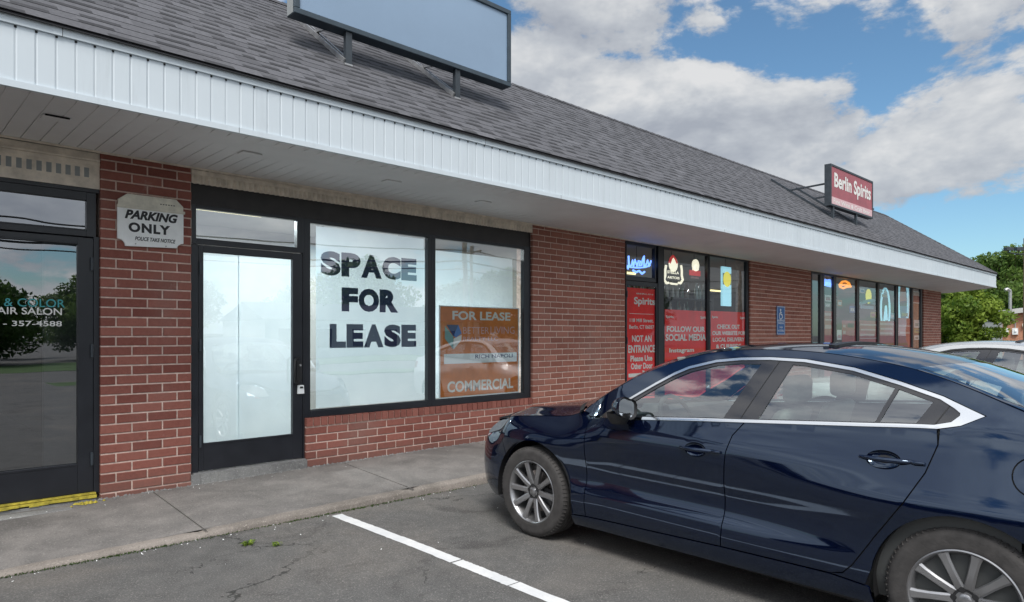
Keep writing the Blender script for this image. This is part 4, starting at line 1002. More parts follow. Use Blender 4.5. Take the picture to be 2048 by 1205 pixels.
# stock on a shelf behind the spirits window and ceiling tubes
t = thing('shop_shelf', 'long dark shelf of stock behind the spirits window', 'shelf', (11, 7.6, .12))
b = MB(); b.box(9.7, 12.9, 7.4, 7.9, 1.80, 1.84); b.box(9.7, 12.9, 7.4, 7.9, 1.2, 1.24); b.box(9.7, 9.74, 7.4, 7.9, .12, 2.4); b.box(12.86, 12.9, 7.4, 7.9, .12, 2.4); b.box(9.74, 12.86, 7.86, 7.9, .12, 2.4); b.box(9.74, 12.86, 7.4, 7.86, 2.2, 2.23); b.build('boards', M['interiordark'], t)
prof = [(0, 0), (.04, 0), (.042, .02), (.042, .17), (.036, .2), (.016, .235), (.014, .29), (.017, .292), (.017, .31), (0, .31)]
protos = []
for mm in ('bottlegreen', 'bottleamber', 'bottleclear'):
    b = MB(); b.lathe(prof, 12); protos.append((b, mm))
rnd = random.Random(31); made = {}
for row, zz in enumerate((1.84, 2.23)):
    for i in range(20):
        b, mm = protos[rnd.randrange(3)]
        word = {'bottlegreen': 'dark green', 'bottleamber': 'brown', 'bottleclear': 'pale'}[mm]
        if mm not in made:
            o = b.build('bottle', M[mm], smooth=40); made[mm] = o
        else: o = made[mm].copy(); C.objects.link(o)
        o.location = (9.86 + i * .155 + rnd.uniform(-.02, .02), 7.50 + rnd.uniform(-.03, .1), zz); s = rnd.uniform(.85, 1.15); o.scale = (s, s, s)
        tag(o, '%s bottle on the %s shelf behind the spirits window' % (word, 'top' if row else 'middle'), 'bottle', '%s bottles on the %s shelf' % (word, 'top' if row else 'middle'))
def tube_fitting(x, y, label, watts=45):
    t = thing('ceiling_light', label, 'light', (x, y, 2.95)); b = MB(); b.box(x - .6, x + .6, y - .07, y + .07, 2.96, 3.015); b.build('housing', M['white'], t)
    b = MB(); b.tube([(x - .58, y, 2.93), (x + .58, y, 2.93)], .022, 8); b.build('tube', M['tubelight'], t, smooth=40)
    la = bpy.data.lights.new('tube_light', 'AREA'); la.shape = 'RECTANGLE'; la.size = 1.1; la.size_y = .06; la.energy = watts; la.color = (.88, .96, 1)
    lo = bpy.data.objects.new('tube_light', la); C.objects.link(lo); lo.parent = t; lo.location = (0, 0, -.045)
for i, (x, y) in enumerate(((12.6, 9.6), (12.2, 12.4), (17.9, 9.0), (20.4, 11.5))):
    tube_fitting(x, y, 'fluorescent ceiling tube inside the %s' % ('spirits shop near the window', 'spirits shop at the back', 'corner shop near the window', 'corner shop at the back')[i])
tube_fitting(2.9, 8.0, 'fluorescent ceiling tube seen over the vacant shop door', 105)
tube_fitting(5.2, 8.6, 'added fluorescent tube deeper inside the vacant shop, lighting its window papers from behind', 105)  # unseen fitting, added so the window papers glow from behind

# ------------------------------------------------------------------ cars
def pchip(xs, ys):
    xs = np.array(xs, float); ys = np.array(ys, float); h = np.diff(xs); d = np.diff(ys) / h
    m = np.zeros_like(xs); m[0], m[-1] = d[0], d[-1]
    for i in range(1, len(xs) - 1):
        if d[i-1] * d[i] > 0:
            w1, w2 = 2 * h[i] + h[i-1], h[i] + 2 * h[i-1]; m[i] = (w1 + w2) / (w1 / d[i-1] + w2 / d[i])
    def f(x):
        x = np.clip(np.asarray(x, float), xs[0], xs[-1]); i = np.clip(np.searchsorted(xs, x) - 1, 0, len(xs) - 2)
        t = (x - xs[i]) / h[i]
        return (2*t**3-3*t**2+1)*ys[i] + (t**3-2*t**2+t)*h[i]*m[i] + (-2*t**3+3*t**2)*ys[i+1] + (t**3-t**2)*h[i]*m[i+1]
    return f
def sstep(x, a, b):
    t = np.clip((np.asarray(x, float) - a) / (b - a), 0, 1); return t * t * (3 - 2 * t)
def nspline(ts, ys):                            # natural cubic spline
    n = len(ts); A = np.zeros((n, n)); r = np.zeros(n); h = np.diff(ts); A[0, 0] = A[-1, -1] = 1
    for i in range(1, n - 1):
        A[i, i-1], A[i, i], A[i, i+1] = h[i-1], 2 * (h[i-1] + h[i]), h[i]; r[i] = 6 * ((ys[i+1]-ys[i]) / h[i] - (ys[i]-ys[i-1]) / h[i-1])
    mm = np.linalg.solve(A, r)
    def f(t):
        t = np.clip(np.asarray(t, float), ts[0], ts[-1]); i = np.clip(np.searchsorted(ts, t) - 1, 0, n - 2)
        a = (ts[i+1] - t) / h[i]; b = (t - ts[i]) / h[i]
        return a * ys[i] + b * ys[i+1] + ((a**3 - a) * mm[i] + (b**3 - b) * mm[i+1]) * h[i]**2 / 6
    return f
PLAN = np.array([(-.985, 0), (-.965, .28), (-.905, .50), (-.79, .665), (-.62, .775), (-.40, .85), (-.12, .893), (.25, .908), (.8, .915), (1.5, .92), (2.2, .92), (2.75, .922), (3.1, .905), (3.42, .855), (3.66, .77), (3.82, .60), (3.88, .32), (3.895, 0)])
_cl = np.concatenate([[0], np.cumsum(np.hypot(*np.diff(PLAN, axis=0).T))])
_fs, _fw = nspline(_cl, PLAN[:, 0]), nspline(_cl, PLAN[:, 1])
_ut = np.linspace(0, _cl[-1], 2000); _st = _fs(_ut); _k = np.argmin(abs(_st - 1.4)); U0 = _ut[_k] - 1.4   # u = arc length, shifted so that u = s at the doors
UMIN, UMAX = -U0, _cl[-1] - U0
def S_of(u): return _fs(np.asarray(u) + U0)
def W_of(u): return _fw(np.asarray(u) + U0)
def U_of(s): return np.interp(s, _st, _ut - U0)
z_belt = pchip([-.2, .30, .913, 1.425, 1.685, 2.29, 2.654, 2.85, 3.3, 4], [.93, .950, .982, 1.023, 1.042, 1.086, 1.112, 1.118, 1.10, 1.05])
z_top = pchip([-1.0, -.9, -.75, -.6, -.3, 0, .25, .36, .50, .60, .70, .85, 1.03, 1.19, 1.34, 1.55, 1.8, 2.0, 2.19, 2.44, 2.6, 2.78, 2.97, 3.2, 3.42, 3.6, 3.9],
              [.70, .735, .79, .825, .875, .907, .93, .962, 1.05, 1.11, 1.17, 1.262, 1.34, 1.393, 1.43, 1.455, 1.462, 1.455, 1.437, 1.40, 1.362, 1.302, 1.228, 1.145, 1.082, 1.066, 1.035])
z_cen = pchip([-.1, .05, .3, .6, .9, 1.1, 1.4, 1.8, 2.1, 2.45, 2.8, 3.1, 3.3, 3.42, 3.9], [.93, .985, 1.10, 1.25, 1.385, 1.44, 1.482, 1.502, 1.494, 1.448, 1.345, 1.212, 1.12, 1.092, 1.05])
pF = pchip([.15, .22, .30, .45, .58, .66, .72, .78, .84, .9, 1.2], [.10, .05, .015, .0, .008, .03, .075, .14, .21, .28, .5])
pA = pchip([.15, .25, .36, .46, .56, .66, .72, .77, .82, .87, .905, .935, .97, 1.05, 1.5], [.09, .03, .014, .024, .028, .010, .0, .008, .032, .072, .108, .142, .18, .23, .5])
pD = pchip([.15, .22, .30, .37, .42, .47, .52, .58, .66, .74, .80, .85, .90, .95, 1.0, 1.05, 1.2], [.095, .055, .030, .016, .016, .040, .054, .052, .034, .018, .007, .006, .016, .034, .052, .066, .10])
pQ = pchip([.15, .22, .30, .38, .50, .62, .70, .745, .80, .88, .96, 1.04, 1.1, 1.2], [.095, .05, .025, .012, .012, .004, -.010, -.012, .004, .032, .060, .086, .103, .13])
pR = pchip([.12, .25, .4, .6, .75, .85, .95, 1.03, 1.08, 1.2, 1.5], [.13, .05, .01, 0, 0, .012, .03, .06, .09, .2, .4])
def inset(s, z):
    s = np.asarray(s, float); z = np.asarray(z, float); zb = z_belt(s); t = np.maximum(0, z - zb)
    G = .50 * t + .22 * t * t; zz = np.minimum(z, zb)
    I = pF(z); I = I + (pA(z) - I) * sstep(s, -.62, -.30)
    I = I + (pD(zz) + G - I) * sstep(s, .22, .74)
    lo = sstep(s, 1.1, 1.9)
    I = I + (pQ(zz) + G * (1 - .0 * lo) - I) * sstep(s, 1.55, 2.6)
    return I + (pR(z) - I) * sstep(s, 3.28, 3.62)
def side_pt(u, z, off=0.0):                     # off > 0 lies further inside the car
    u = np.asarray(u, float); z = np.asarray(z, float); e = .004
    ds = S_of(u + e) - S_of(u - e); dw = W_of(u + e) - W_of(u - e); L = np.hypot(ds, dw) + 1e-9
    ns, nw = -dw / L, ds / L; s = S_of(u); I = inset(s, z) + off
    return np.stack([s - ns * I, W_of(u) - nw * I, z + 0 * s], -1)
def side_nrm(u, z):
    e = .006; a = side_pt(u + e, z) - side_pt(u - e, z); b = side_pt(u, z + e) - side_pt(u, z - e)
    n = np.cross(b, a); n /= np.linalg.norm(n, axis=-1, keepdims=True) + 1e-12
    return n * np.where(n[..., 1:2] < -0.2, -1, 1)
def resample(poly, h):
    out = []
    for i, p in enumerate(poly):
        q = poly[(i + 1) % len(poly)]; n = max(1, int(math.hypot(q[0]-p[0], q[1]-p[1]) / h))
        out += [(p[0] + (q[0]-p[0]) * k / n, p[1] + (q[1]-p[1]) * k / n) for k in range(n)]
    return out
def area2(p): return sum(p[i-1][0] * p[i][1] - p[i][0] * p[i-1][1] for i in range(len(p)))
def shrink(poly, g):                            # offset a counter-clockwise polygon inwards by g
    out = []; n = len(poly)
    for i in range(n):
        a, b, c = poly[i-1], poly[i], poly[(i+1) % n]
        e1 = np.array(b) - a; e2 = np.array(c) - b; n1 = np.array((-e1[1], e1[0])) / (np.linalg.norm(e1) + 1e-9); n2 = np.array((-e2[1], e2[0])) / (np.linalg.norm(e2) + 1e-9)
        m = n1 + n2; k = np.dot(m, m); m = m * (2 / k if k > .35 else 2 / .35); out.append(tuple(np.array(b) + m * g))
    return out
def inside(pts, poly):
    x, y = pts[:, 0], pts[:, 1]; r = np.zeros(len(pts), bool); n = len(poly)
    for i in range(n):
        x0, y0 = poly[i-1]; x1, y1 = poly[i]
        if y0 == y1: continue
        c = ((y0 > y) != (y1 > y)) & (x < (x1 - x0) * (y - y0) / (y1 - y0) + x0); r ^= c
    return r
def patch(outer, holes=(), h=.035, gap=.003, hz=None):
    hz = hz or h
    if area2(outer) < 0: outer = outer[::-1]
    loops = [shrink(resample(outer, h), gap)]
    for q in holes:
        if area2(q) > 0: q = q[::-1]
        loops.append(shrink(resample(q, h * .6), gap) if gap else resample(q, h * .6))
    vs, es, rng = [], [], []
    for l in loops:
        o = len(vs); vs += l; es += [(o + i, o + (i + 1) % len(l)) for i in range(len(l))]; rng.append((o, len(l)))
    a = np.array(loops[0]); lo, hi = a.min(0), a.max(0)
    gx, gz = np.meshgrid(np.arange(lo[0], hi[0], h), np.arange(lo[1], hi[1], hz)); gx = gx + (np.arange(gx.shape[0])[:, None] % 2) * h / 2
    g = np.stack([gx.ravel(), gz.ravel()], -1); k = inside(g, loops[0])
    for l in loops[1:]: k &= ~inside(g, l)
    g = g[k]; b = np.array(vs)
    if len(g):
        dmin = np.min(np.hypot(g[:, None, 0] - b[None, :, 0], g[:, None, 1] - b[None, :, 1]), 1); g = g[dmin > min(h, hz) * .5]
    allv = [Vector(p) for p in vs] + [Vector(p) for p in g]
    r = delaunay_2d_cdt(allv, es, [], 0, 1e-6)
    P = np.array([tuple(p) for p in r[0]]); F = np.array(r[2]); c = P[F].mean(1); k = inside(c, loops[0])
    for l in loops[1:]: k &= ~inside(c, l)
    idx = {}
    for new, olds in enumerate(r[3]):
        for o in olds: idx[o] = new
    return P, F[k], [[idx[o + i] for i in range(n)] for o, n in rng]
def skin(name, P, F, loops, fpt, fnrm, mats, parent, side, off=0.0, flange=.014, extra=None):
    """panel mesh from a 2-d patch mapped by fpt; smooth analytic normals; edges returned inwards"""
    X = fpt(P[:, 0], P[:, 1], off); N = fnrm(P[:, 0], P[:, 1])
    flip = lambda A: np.stack([A[:, 0], -A[:, 1] * side, A[:, 2]], -1)   # local y points to the right of the car
    V = flip(X); NN = flip(N); faces = []
    t = F[0]; gn = np.cross(V[F[:, 1]] - V[F[:, 0]], V[F[:, 2]] - V[F[:, 0]]); wrong = np.einsum('ij,ij->i', gn, NN[F].mean(1)) < 0
    for f, w in zip(F, wrong): faces.append(tuple(f[::-1]) if w else tuple(f))
    verts = [tuple(v) for v in V]; nor = [tuple(n) for n in NN]
    if flange:
        for l in loops:
            o = len(verts); n = len(l)
            for i in l: verts.append(tuple(V[i])); nor.append((0, 0, 0))
            for i in l: verts.append(tuple(V[i] - NN[i] * flange)); nor.append((0, 0, 0))
            for i in range(n): faces.append((o + i, o + (i+1) % n, o + n + (i+1) % n, o + n + i))
    me = bpy.data.meshes.new(name); me.from_pydata(verts, [], faces); me.materials.append(mats); me.update(); me.shade_smooth()
    me.normals_split_custom_set_from_vertices(nor)
    o = bpy.data.objects.new(name, me); C.objects.link(o); o.parent = parent
    return o
ARC = lambda cx, cz, rx, rz, a0, a1, n=22: [(cx + rx * math.cos(R(a0 + (a1 - a0) * i / n)), cz + rz * math.sin(R(a0 + (a1 - a0) * i / n))) for i in range(n + 1)]
def ell(cx, cz, rx, rz, n=28, tilt=0): return [(cx + rx * math.cos(2*math.pi*i/n), cz + rz * math.sin(2*math.pi*i/n) + tilt * rx * math.cos(2*math.pi*i/n)) for i in range(n)]
DLO_TOP = [(2.842, 1.187), (2.66, 1.262), (2.465, 1.318), (2.22, 1.378), (1.95, 1.412), (1.74, 1.416), (1.557, 1.407), (1.391, 1.387), (1.21, 1.338), (1.115, 1.293), (1.0, 1.222), (.899, 1.155), (.795, 1.085), (.70, 1.022), (.635, .972)]
def belt_line(a, b, n=24): return [(a + (b - a) * i / n, float(z_belt(a + (b - a) * i / n))) for i in range(n + 1)]
CUT_FR = [(1.694, 1.048), (1.629, .963), (1.604, .866), (1.583, .676), (1.578, .396), (1.568, .303)]
CUT_RR = [(2.664, 1.113), (2.664, 1.038), (2.624, .904), (2.544, .751), (2.411, .554), (2.31, .39), (2.26, .335), (2.19, .316)]
def build_car(label, loc, paint, trim, rotz=-90, pitch=0.0, group=None, detail=True):
    root = thing('parked_car', label, 'car', loc, group); root.rotation_euler = (0, pitch, R(rotz))
    B = lambda mb, nm, m, parent=root, **k: mb.build(nm, m, parent, world=False, **k)
    topc = lambda a, b, n: [(a + (b - a) * i / n, float(z_top(a + (b - a) * i / n))) for i in range(n + 1)]
    for sd in (1, -1):                          # 1 = left side of the car
        def side(nm, poly, m, parent=root, holes=(), off=0.0, gap=.0032, flange=.014, h=.035, in_u=False):
            cv = (lambda q: [(float(U_of(s)), z) for s, z in q]) if not in_u else (lambda q: q)
            P, F, L = patch(cv(poly), [cv(q) for q in holes], h, gap)
            return skin(nm, P, F, L, side_pt, side_nrm, m, parent, sd, off, flange)
        # bumper, fender, doors, quarter, sill
        ft = topc(-.42, .40, 26)
        arch = ARC(.02, .335, .378, .392, 0, 180)
        bump = [(UMIN, .19)] + [(UMIN, .45)] + [(UMIN + .001, .70)] + [(float(U_of(s)), z) for s, z in topc(-.984, -.42, 26)] + [(float(U_of(s)), z) for s, z in [(-.34, .56)] + ARC(.02, .335, .378, .392, 150, 200, 8)] + [(float(U_of(-.33)), .19)]
        bm_ = side('front_bumper', bump, paint, in_u=True, h=.03)
        side('fender', ft[::1] + [(.52, .955), (.525, .80), (.525, .262), (.398, .25)] + arch[:19] + [(-.34, .56)], paint, h=.03)
        fh, rh = ell(1.405, .853, .070, .040), ell(2.435, .938, .078, .042)
        d1 = side('door', [(.525, .262), (.525, .80), (.52, .955)] + belt_line(.64, 1.69) + CUT_FR[1:], paint, holes=[fh], h=.03)
        d2 = side('door', CUT_FR[::-1] + belt_line(1.72, 2.655) + CUT_RR[1:], paint, holes=[rh], h=.03)
        fuel = ell(3.045, .945, .083, .083)
        q = topc(.40, 3.42, 70) + [(3.42, .84), (3.26, .66)] + ARC(2.79, .335, .392, .395, 20, 172, 26) + [(2.37, .30), (2.19, .316)] + CUT_RR[::-1][1:] + [(2.75, 1.136), (2.842, 1.187)] + DLO_TOP[1:] + [(.52, .955)]
        side('body_side', q, paint, holes=[fuel] if sd > 0 else [], h=.03)
        if sd > 0: side('fuel_flap', fuel, paint, h=.03)
        side('sill', [(.385, .165), (.385, .247), (.525, .259), (1.568, .300), (2.19, .313), (2.385, .296), (2.405, .205)], paint, h=.03)
        rb = [(UMAX, .22), (float(U_of(3.10)), .22)] + [(float(U_of(s)), z) for s, z in ARC(2.79, .335, .392, .395, -15, 20, 6) + [(3.26, .66), (3.42, .84)] + topc(3.42, 3.893, 24)] + [(UMAX, 1.03)]
        side('rear_bumper', rb, paint, in_u=True, h=.035)
        side('headlight', [(-.86, .69), (-.78, .775), (-.60, .812), (-.42, .842), (-.40, .79), (-.55, .735), (-.72, .685)], M['lamp'], bm_, off=-.006, gap=0)
        side('marker_lamp', [(-.80, .655), (-.73, .68), (-.68, .690), (-.70, .665)], M['lampred'], bm_, off=-.005, gap=0)
        side('tail_light', [(3.50, .84), (3.50, .98), (3.70, 1.0), (3.80, .97), (3.80, .86), (3.66, .83)], M['lampred'], off=-.005, gap=0)
        # grille and lower intake (front), wrapped on the bumper
        side('grille', [(UMIN, .36), (UMIN + .40, .38), (UMIN + .52, .56), (UMIN + .46, .66), (UMIN, .665)], M['plastic'], bm_, off=-.004, gap=0, in_u=True)
        # window band: bright surround, black pillars, three panes
        outer = belt_line(.635, 2.655, 40) + [(2.75, 1.136)] + DLO_TOP
        inner = [(.70, .995)] + [(s, float(z_belt(s)) + .017) for s in np.linspace(.74, 2.64, 40)] + [(2.71, 1.148), (2.742, 1.180), (2.742, 1.192), (2.715, 1.212)] + [(2.65, 1.248), (2.459, 1.303), (2.214, 1.363), (1.946, 1.397), (1.74, 1.401), (1.56, 1.392), (1.396, 1.372), (1.22, 1.324), (1.125, 1.279), (1.008, 1.208), (.906, 1.141), (.80, 1.071), (.715, 1.012)]
        side('window_trim', outer, trim, holes=[inner], off=-.006, gap=0, flange=.008, h=.03)
        zb = lambda s: float(z_belt(s)) + .022
        g1 = [(.815, zb(.815))] + [(s, zb(s)) for s in np.linspace(.9, 1.55, 14)] + [(1.692, 1.372), (1.562, 1.370), (1.41, 1.352), (1.24, 1.305), (1.145, 1.262), (1.025, 1.19), (.92, 1.118), (.835, 1.058)]
        g2 = [(s, zb(s)) for s in np.linspace(1.768, 2.372, 14)] + [(2.434, 1.286), (2.21, 1.343), (1.945, 1.376), (1.882, 1.378)]
        g3 = [(s, zb(s)) for s in np.linspace(2.396, 2.560, 6)] + [(2.618, 1.232), (2.455, 1.281)]
        side('pillar_trim', inner, M['gloss'], holes=[g1, g2, g3], off=.002, gap=.001, flange=.012, h=.04)
        side('door_seam', [(1.655, 1.058), (1.661, 1.058), (1.801, 1.392), (1.795, 1.392)], M['plastic'], off=.0005, gap=0, flange=0, h=.02)
        side('door_seam', [(2.640, 1.132), (2.646, 1.132), (2.696, 1.222), (2.690, 1.224)], M['plastic'], off=.0005, gap=0, flange=0, h=.02)
        for g in (g1, g2, g3): side('side_window', g, M['carglass'], off=.007, gap=-.004, flange=0, h=.06)
        # handles: a dished recess and a pull bar across it
        for dr, (cx, cz, rx, rz, x0, x1) in ((d1, (1.405, .853, .070, .040, 1.30, 1.575)), (d2, (2.435, .938, .078, .042, 2.325, 2.62))):
            vs, fs = [], []; n = 28
            for k in range(7):
                f = k / 6
                uu = np.array([cx + rx * 1.03 * (1 - f) * math.cos(2*math.pi*i/n) for i in range(n)]); zz = np.array([cz + rz * 1.03 * (1 - f) * math.sin(2*math.pi*i/n) for i in range(n)])
                X = side_pt(U_of(uu), zz, .002 + .020 * math.sqrt(1 - (1 - f) ** 2)); vs += [(a[0], -a[1] * sd, a[2]) for a in X]
            for k in range(6):
                for i in range(n): fs.append((k*n+i, k*n+(i+1) % n, (k+1)*n+(i+1) % n, (k+1)*n+i))
            mb = MB(); mb.add(vs, fs); B(mb, 'handle_recess', paint, dr, smooth=60)
            mb = MB(); pts, rr = [], []
            for k in range(15):
                f = k / 14; uu = x0 + (x1 - x0) * f; o_ = -.028 * math.sin(math.pi * min(1, f * 1.25 + .02)) ** .7 if f < .8 else -.012
                p = side_pt(U_of(uu), cz + .002 + .004 * f, o_ + .004); pts.append((p[0], -p[1] * sd, p[2])); rr.append(.0135 * (.35 + .65 * math.sin(math.pi * min(max(f, .03), .97)) ** .35))
            mb.tube(pts, rr, 10); B(mb, 'handle', paint, dr, smooth=50)
        # mirror
        mb = MB(); c = np.array((.90, .985, 1.075)); n, mr = 18, 10; vs, fs = [], []
        for k in range(mr + 1):
            f = k / mr; rs = math.sin(math.pi * (.04 + .50 * f)) ** .6
            for i in range(n):
                a = 2 * math.pi * i / n; ca, sa = math.cos(a), math.sin(a)
                yy = .098 * rs * (abs(ca) ** .7) * np.sign(ca); zz = .068 * rs * (abs(sa) ** .75) * np.sign(sa)
                vs.append((c[0] - .075 + .135 * f, -(c[1] + yy - .03 * (1 - f)) * sd, c[2] + zz - .010 * (1 - f) - (.02 if yy < -.02 else 0)))
        for k in range(mr):
            for i in range(n): fs.append((k*n+i, k*n+(i+1) % n, (k+1)*n+(i+1) % n, (k+1)*n+i))
        fs.append(tuple(range(n)))
        mb.add(vs, fs); mir = B(mb, 'mirror', paint, root, smooth=60)
        mb = MB(); e = vs[-n:]; cc = np.mean(e, 0); q1 = [(p[0] + .0, cc[1] + (p[1]-cc[1]) * 1.02, cc[2] + (p[2]-cc[2]) * 1.02) for p in e]; q2 = [(p[0] - .012, cc[1] + (p[1]-cc[1]) * .86, cc[2] + (p[2]-cc[2]) * .84) for p in e]
        mb.add(q1 + q2, [(i, (i+1) % n, n + (i+1) % n, n + i) for i in range(n)]); B(mb, 'mirror_bezel', M['plastic'], mir, smooth=40)
        mb = MB(); mb.add(q2, [tuple(range(n))]); B(mb, 'mirror_glass', M['mirrorglass'], mir)
        mb = MB(); mb.tube([(.845, -.845 * sd, .975), (.86, -.90 * sd, .99), (.875, -.96 * sd, 1.015)], [.035, .03, .035], 10); mb.lathe([(0, -.075), (.05, -.07), (.075, -.03), (.08, .0)], 14, 'z', (.885, -.985 * sd, 1.03)); B(mb, 'mirror_foot', M['plastic'], mir, smooth=50)
        # inner door trim
        P, F, L = patch([(float(U_of(s)), z) for s, z in [(.45, .25), (3.0, .25)] + belt_line(3.0, .45)[::1]], (), .12, 0)
        skin('door_lining', P, F, L, side_pt, side_nrm, M['dash'], root, sd, .055, 0)
        P, F, L = patch([(float(U_of(s)), z) for s, z in [(-.3, .30), (-.3, .80), (.3, .87), (.55, .94), (2.7, 1.06), (3.3, 1.0), (3.3, .3)]], [[(float(U_of(s)), z) for s, z in ARC(.02, .335, .40, .42, 0, 360, 24)[:-1]], [(float(U_of(s)), z) for s, z in ARC(2.79, .335, .41, .42, 0, 360, 24)[:-1]]], .10, 0)
        skin('inner_panel', P, F, L, side_pt, side_nrm, M['plastic'], root, sd, .020, 0)
    # roof skin: windscreen, roof, rear window share one surface of (s, r)
    def w_edge(s): return side_pt(U_of(s), z_top(s))[..., 1]
    def top_pt(s, w, off=0.0):
        s = np.asarray(s, float); w = np.asarray(w, float); we = w_edge(s); zt = z_top(s); r = np.abs(w) / we
        return np.stack([s, w, zt + (z_cen(s) - zt) * (1 - np.clip(r, 0, 1) ** 2.3) - off], -1)
    def hood_pt(s, w, off=0.0):
        s = np.asarray(s, float); w = np.asarray(w, float); we = np.maximum(w_edge(s), .05); zt = z_top(s); r = np.clip(np.abs(w) / we, 0, 1)
        cr = .062 * sstep(s, -1.0, -.45); bul = .012 * np.exp(-((r - .62) / .14) ** 2) * sstep(s, -.9, -.4)
        return np.stack([s, w, zt + cr * (1 - r ** 2.4) + bul - off], -1)
    def deck_pt(s, w, off=0.0):
        s = np.asarray(s, float); w = np.asarray(w, float); we = np.maximum(w_edge(s), .05); r = np.clip(np.abs(w) / we, 0, 1)
        return np.stack([s, w, z_top(s) + .022 * (1 - r ** 2.2) * (1 - sstep(s, 3.7, 3.9) * .7) - off], -1)
    def nrm_of(f):
        def g(s, w):
            e = .006; a = f(s + e, w) - f(s - e, w); b = f(s, w + e) - f(s, w - e); n = np.cross(a, b); n /= np.linalg.norm(n, axis=-1, keepdims=True)
            return n * np.where(n[..., 2:3] < 0, -1, 1)
        return g
    def edge(s0, s1, n, k=.998): return [(s0 + (s1-s0) * i / n, float(w_edge(s0 + (s1-s0) * i / n)) * k) for i in range(n + 1)]
    def curve(s_c, bow, w, n=16): return [(s_c + bow * (1 - 2 * i / n) ** 2, w * (1 - 2 * i / n)) for i in range(n + 1)]
    def topskin(nm, poly, f, m, off=0.0, flange=.012, gap=.0025, h=.05, parent=root):
        P, F, L = patch(poly, (), h, gap); return skin(nm, P, F, L, f, nrm_of(f), m, parent, 1, off, flange)
    we = lambda s: float(w_edge(s))
    sA, sB = .98, 2.62                          # windscreen head and rear window head
    topskin('windscreen', [(a, -b) for a, b in edge(.42, sA + .06, 18, .985)][::1] + curve(sA, .06, -we(sA + .06) * .985) [1:-1] + edge(sA + .06, .42, 18, .985) + curve(.06, .36, we(.42) * .985)[1:-1], top_pt, M['carglass'], -.001, 0)
    topskin('roof', [(a, -b) for a, b in edge(sA + .06, sB - .10, 40)] + curve(sB, -.10, -we(sB - .10) * .998)[1:-1] + edge(sB - .10, sA + .06, 40) + curve(sA, .06, we(sA + .06) * .998)[1:-1], top_pt, paint)
    topskin('rear_window', [(a, -b) for a, b in edge(sB - .10, 3.30, 24, .93)] + curve(3.36, -.06, -we(3.30) * .93)[1:-1] + edge(3.30, sB - .10, 24, .93) + curve(sB, -.10, we(sB - .10) * .93)[1:-1], top_pt, M['carglass'], -.001, 0)
    for g in (1, -1): topskin('rear_rail', [(a, b * g) for a, b in edge(sB - .10, 3.34, 24, .9995)] + [(a, b * g) for a, b in edge(3.34, sB - .10, 24, .932)], top_pt, paint, 0, .008)
    topskin('cowl', curve(.035, .36, -.80)[::1] + curve(.075, .36, .80), top_pt, M['plastic'], .004, 0, 0)
    sN = float(side_pt(UMIN + .001, .70)[0])
    bn = [side_pt(u, z_top(S_of(u))) for u in np.linspace(UMIN + .001, float(U_of(-.42)), 30)]
    left = [(float(p[0]), float(p[1]) * .992) for p in bn] + [(s, we(s) * .992) for s in np.linspace(-.36, .385, 22)]
    hp = left + curve(.05, .335, left[-1][1])[1:-1] + [(a, -b) for a, b in left[::-1]][:-1]
    topskin('hood', hp, hood_pt, paint, 0, .015, .002)
    bt = [side_pt(u, z_top(S_of(u))) for u in np.linspace(float(U_of(3.43)), UMAX - .001, 30)]
    rl = [(3.36, we(3.36) * .99)] + [(float(p[0]), float(p[1]) * .995) for p in bt]
    topskin('boot_lid', rl + [(a, -b) for a, b in rl[::-1]] + curve(3.38, -.03, -.55)[2:-2], deck_pt, paint)
    topskin('sunroof_deflector', [(1.98, -.40), (2.03, -.42), (2.03, .42), (1.98, .40)], top_pt, M['plastic'], -.012, .014, 0)
    # wheels
    def wheel(sx, sd):
        w = bpy.data.objects.new('wheel', None); C.objects.link(w); w.parent = root; w.location = (sx, -.893 * sd, .3385); w.rotation_euler = (0, R(11 if sx < 1 else 3), 0 if sd > 0 else math.pi)
        t = MB(); prof = [(.232, .012), (.236, .002), (.246, -.002), (.258, .0), (.29, -.004), (.312, -.001), (.318, .004), (.330, .016), (.3355, .03), (.3385, .05)]
        for k in range(4): a = .058 + k * .034; prof += [(.3385, a), (.331, a + .002), (.331, a + .007), (.3385, a + .009)]
        prof += [(.3385, .196), (.330, .212), (.30, .222), (.236, .215), (.228, .20)]
        t.lathe(prof, 72, 'y'); 
        for k in range(72):
            a = 2*math.pi*k/72; t.beam((.324*math.cos(a), .008, .324*math.sin(a)), (.3375*math.cos(a), .034, .3375*math.sin(a)), .010, .006)
        t.build('tyre', M['rubber'], w, smooth=35, world=False)
        r = MB(); r.lathe([(.238, .010), (.236, .002), (.230, -.001), (.224, .004), (.216, .016), (.206, .05), (.200, .20)], 72, 'y')
        for k in range(10):
            a = 2*math.pi*(k + .25)/10; d = Vector((math.cos(a), 0, math.sin(a))); q = Vector((-math.sin(a), 0, math.cos(a)))
            secs = [(.045, .026, .030, .075), (.075, .021, .022, .065), (.14, .0195, .012, .05), (.19, .0215, .007, .045), (.222, .027, .004, .04)]
            vs = []
            for rr, hw, yf, yb in secs:
                tw = .006
                vs += [tuple(d*rr - q*hw + Vector((0, yf + .007, 0))), tuple(d*rr - q*hw*.55 + Vector((0, yf, 0))), tuple(d*rr + q*hw*.72 + Vector((0, yf + .001, 0))), tuple(d*rr + q*hw + Vector((0, yf + .009, 0))), tuple(d*rr + q*hw*.8 + Vector((0, yb, 0))), tuple(d*rr - q*hw*.8 + Vector((0, yb, 0)))]
            fs = [(i*6+j, i*6+(j+1) % 6, (i+1)*6+(j+1) % 6, (i+1)*6+j) for i in range(4) for j in range(6)]
            r.add(vs, fs)
        r.lathe([(0, .028), (.03, .028), (.05, .030), (.062, .036), (.066, .06), (.06, .08)], 30, 'y')
        r.build('rim', M['rim'], w, smooth=32, world=False)
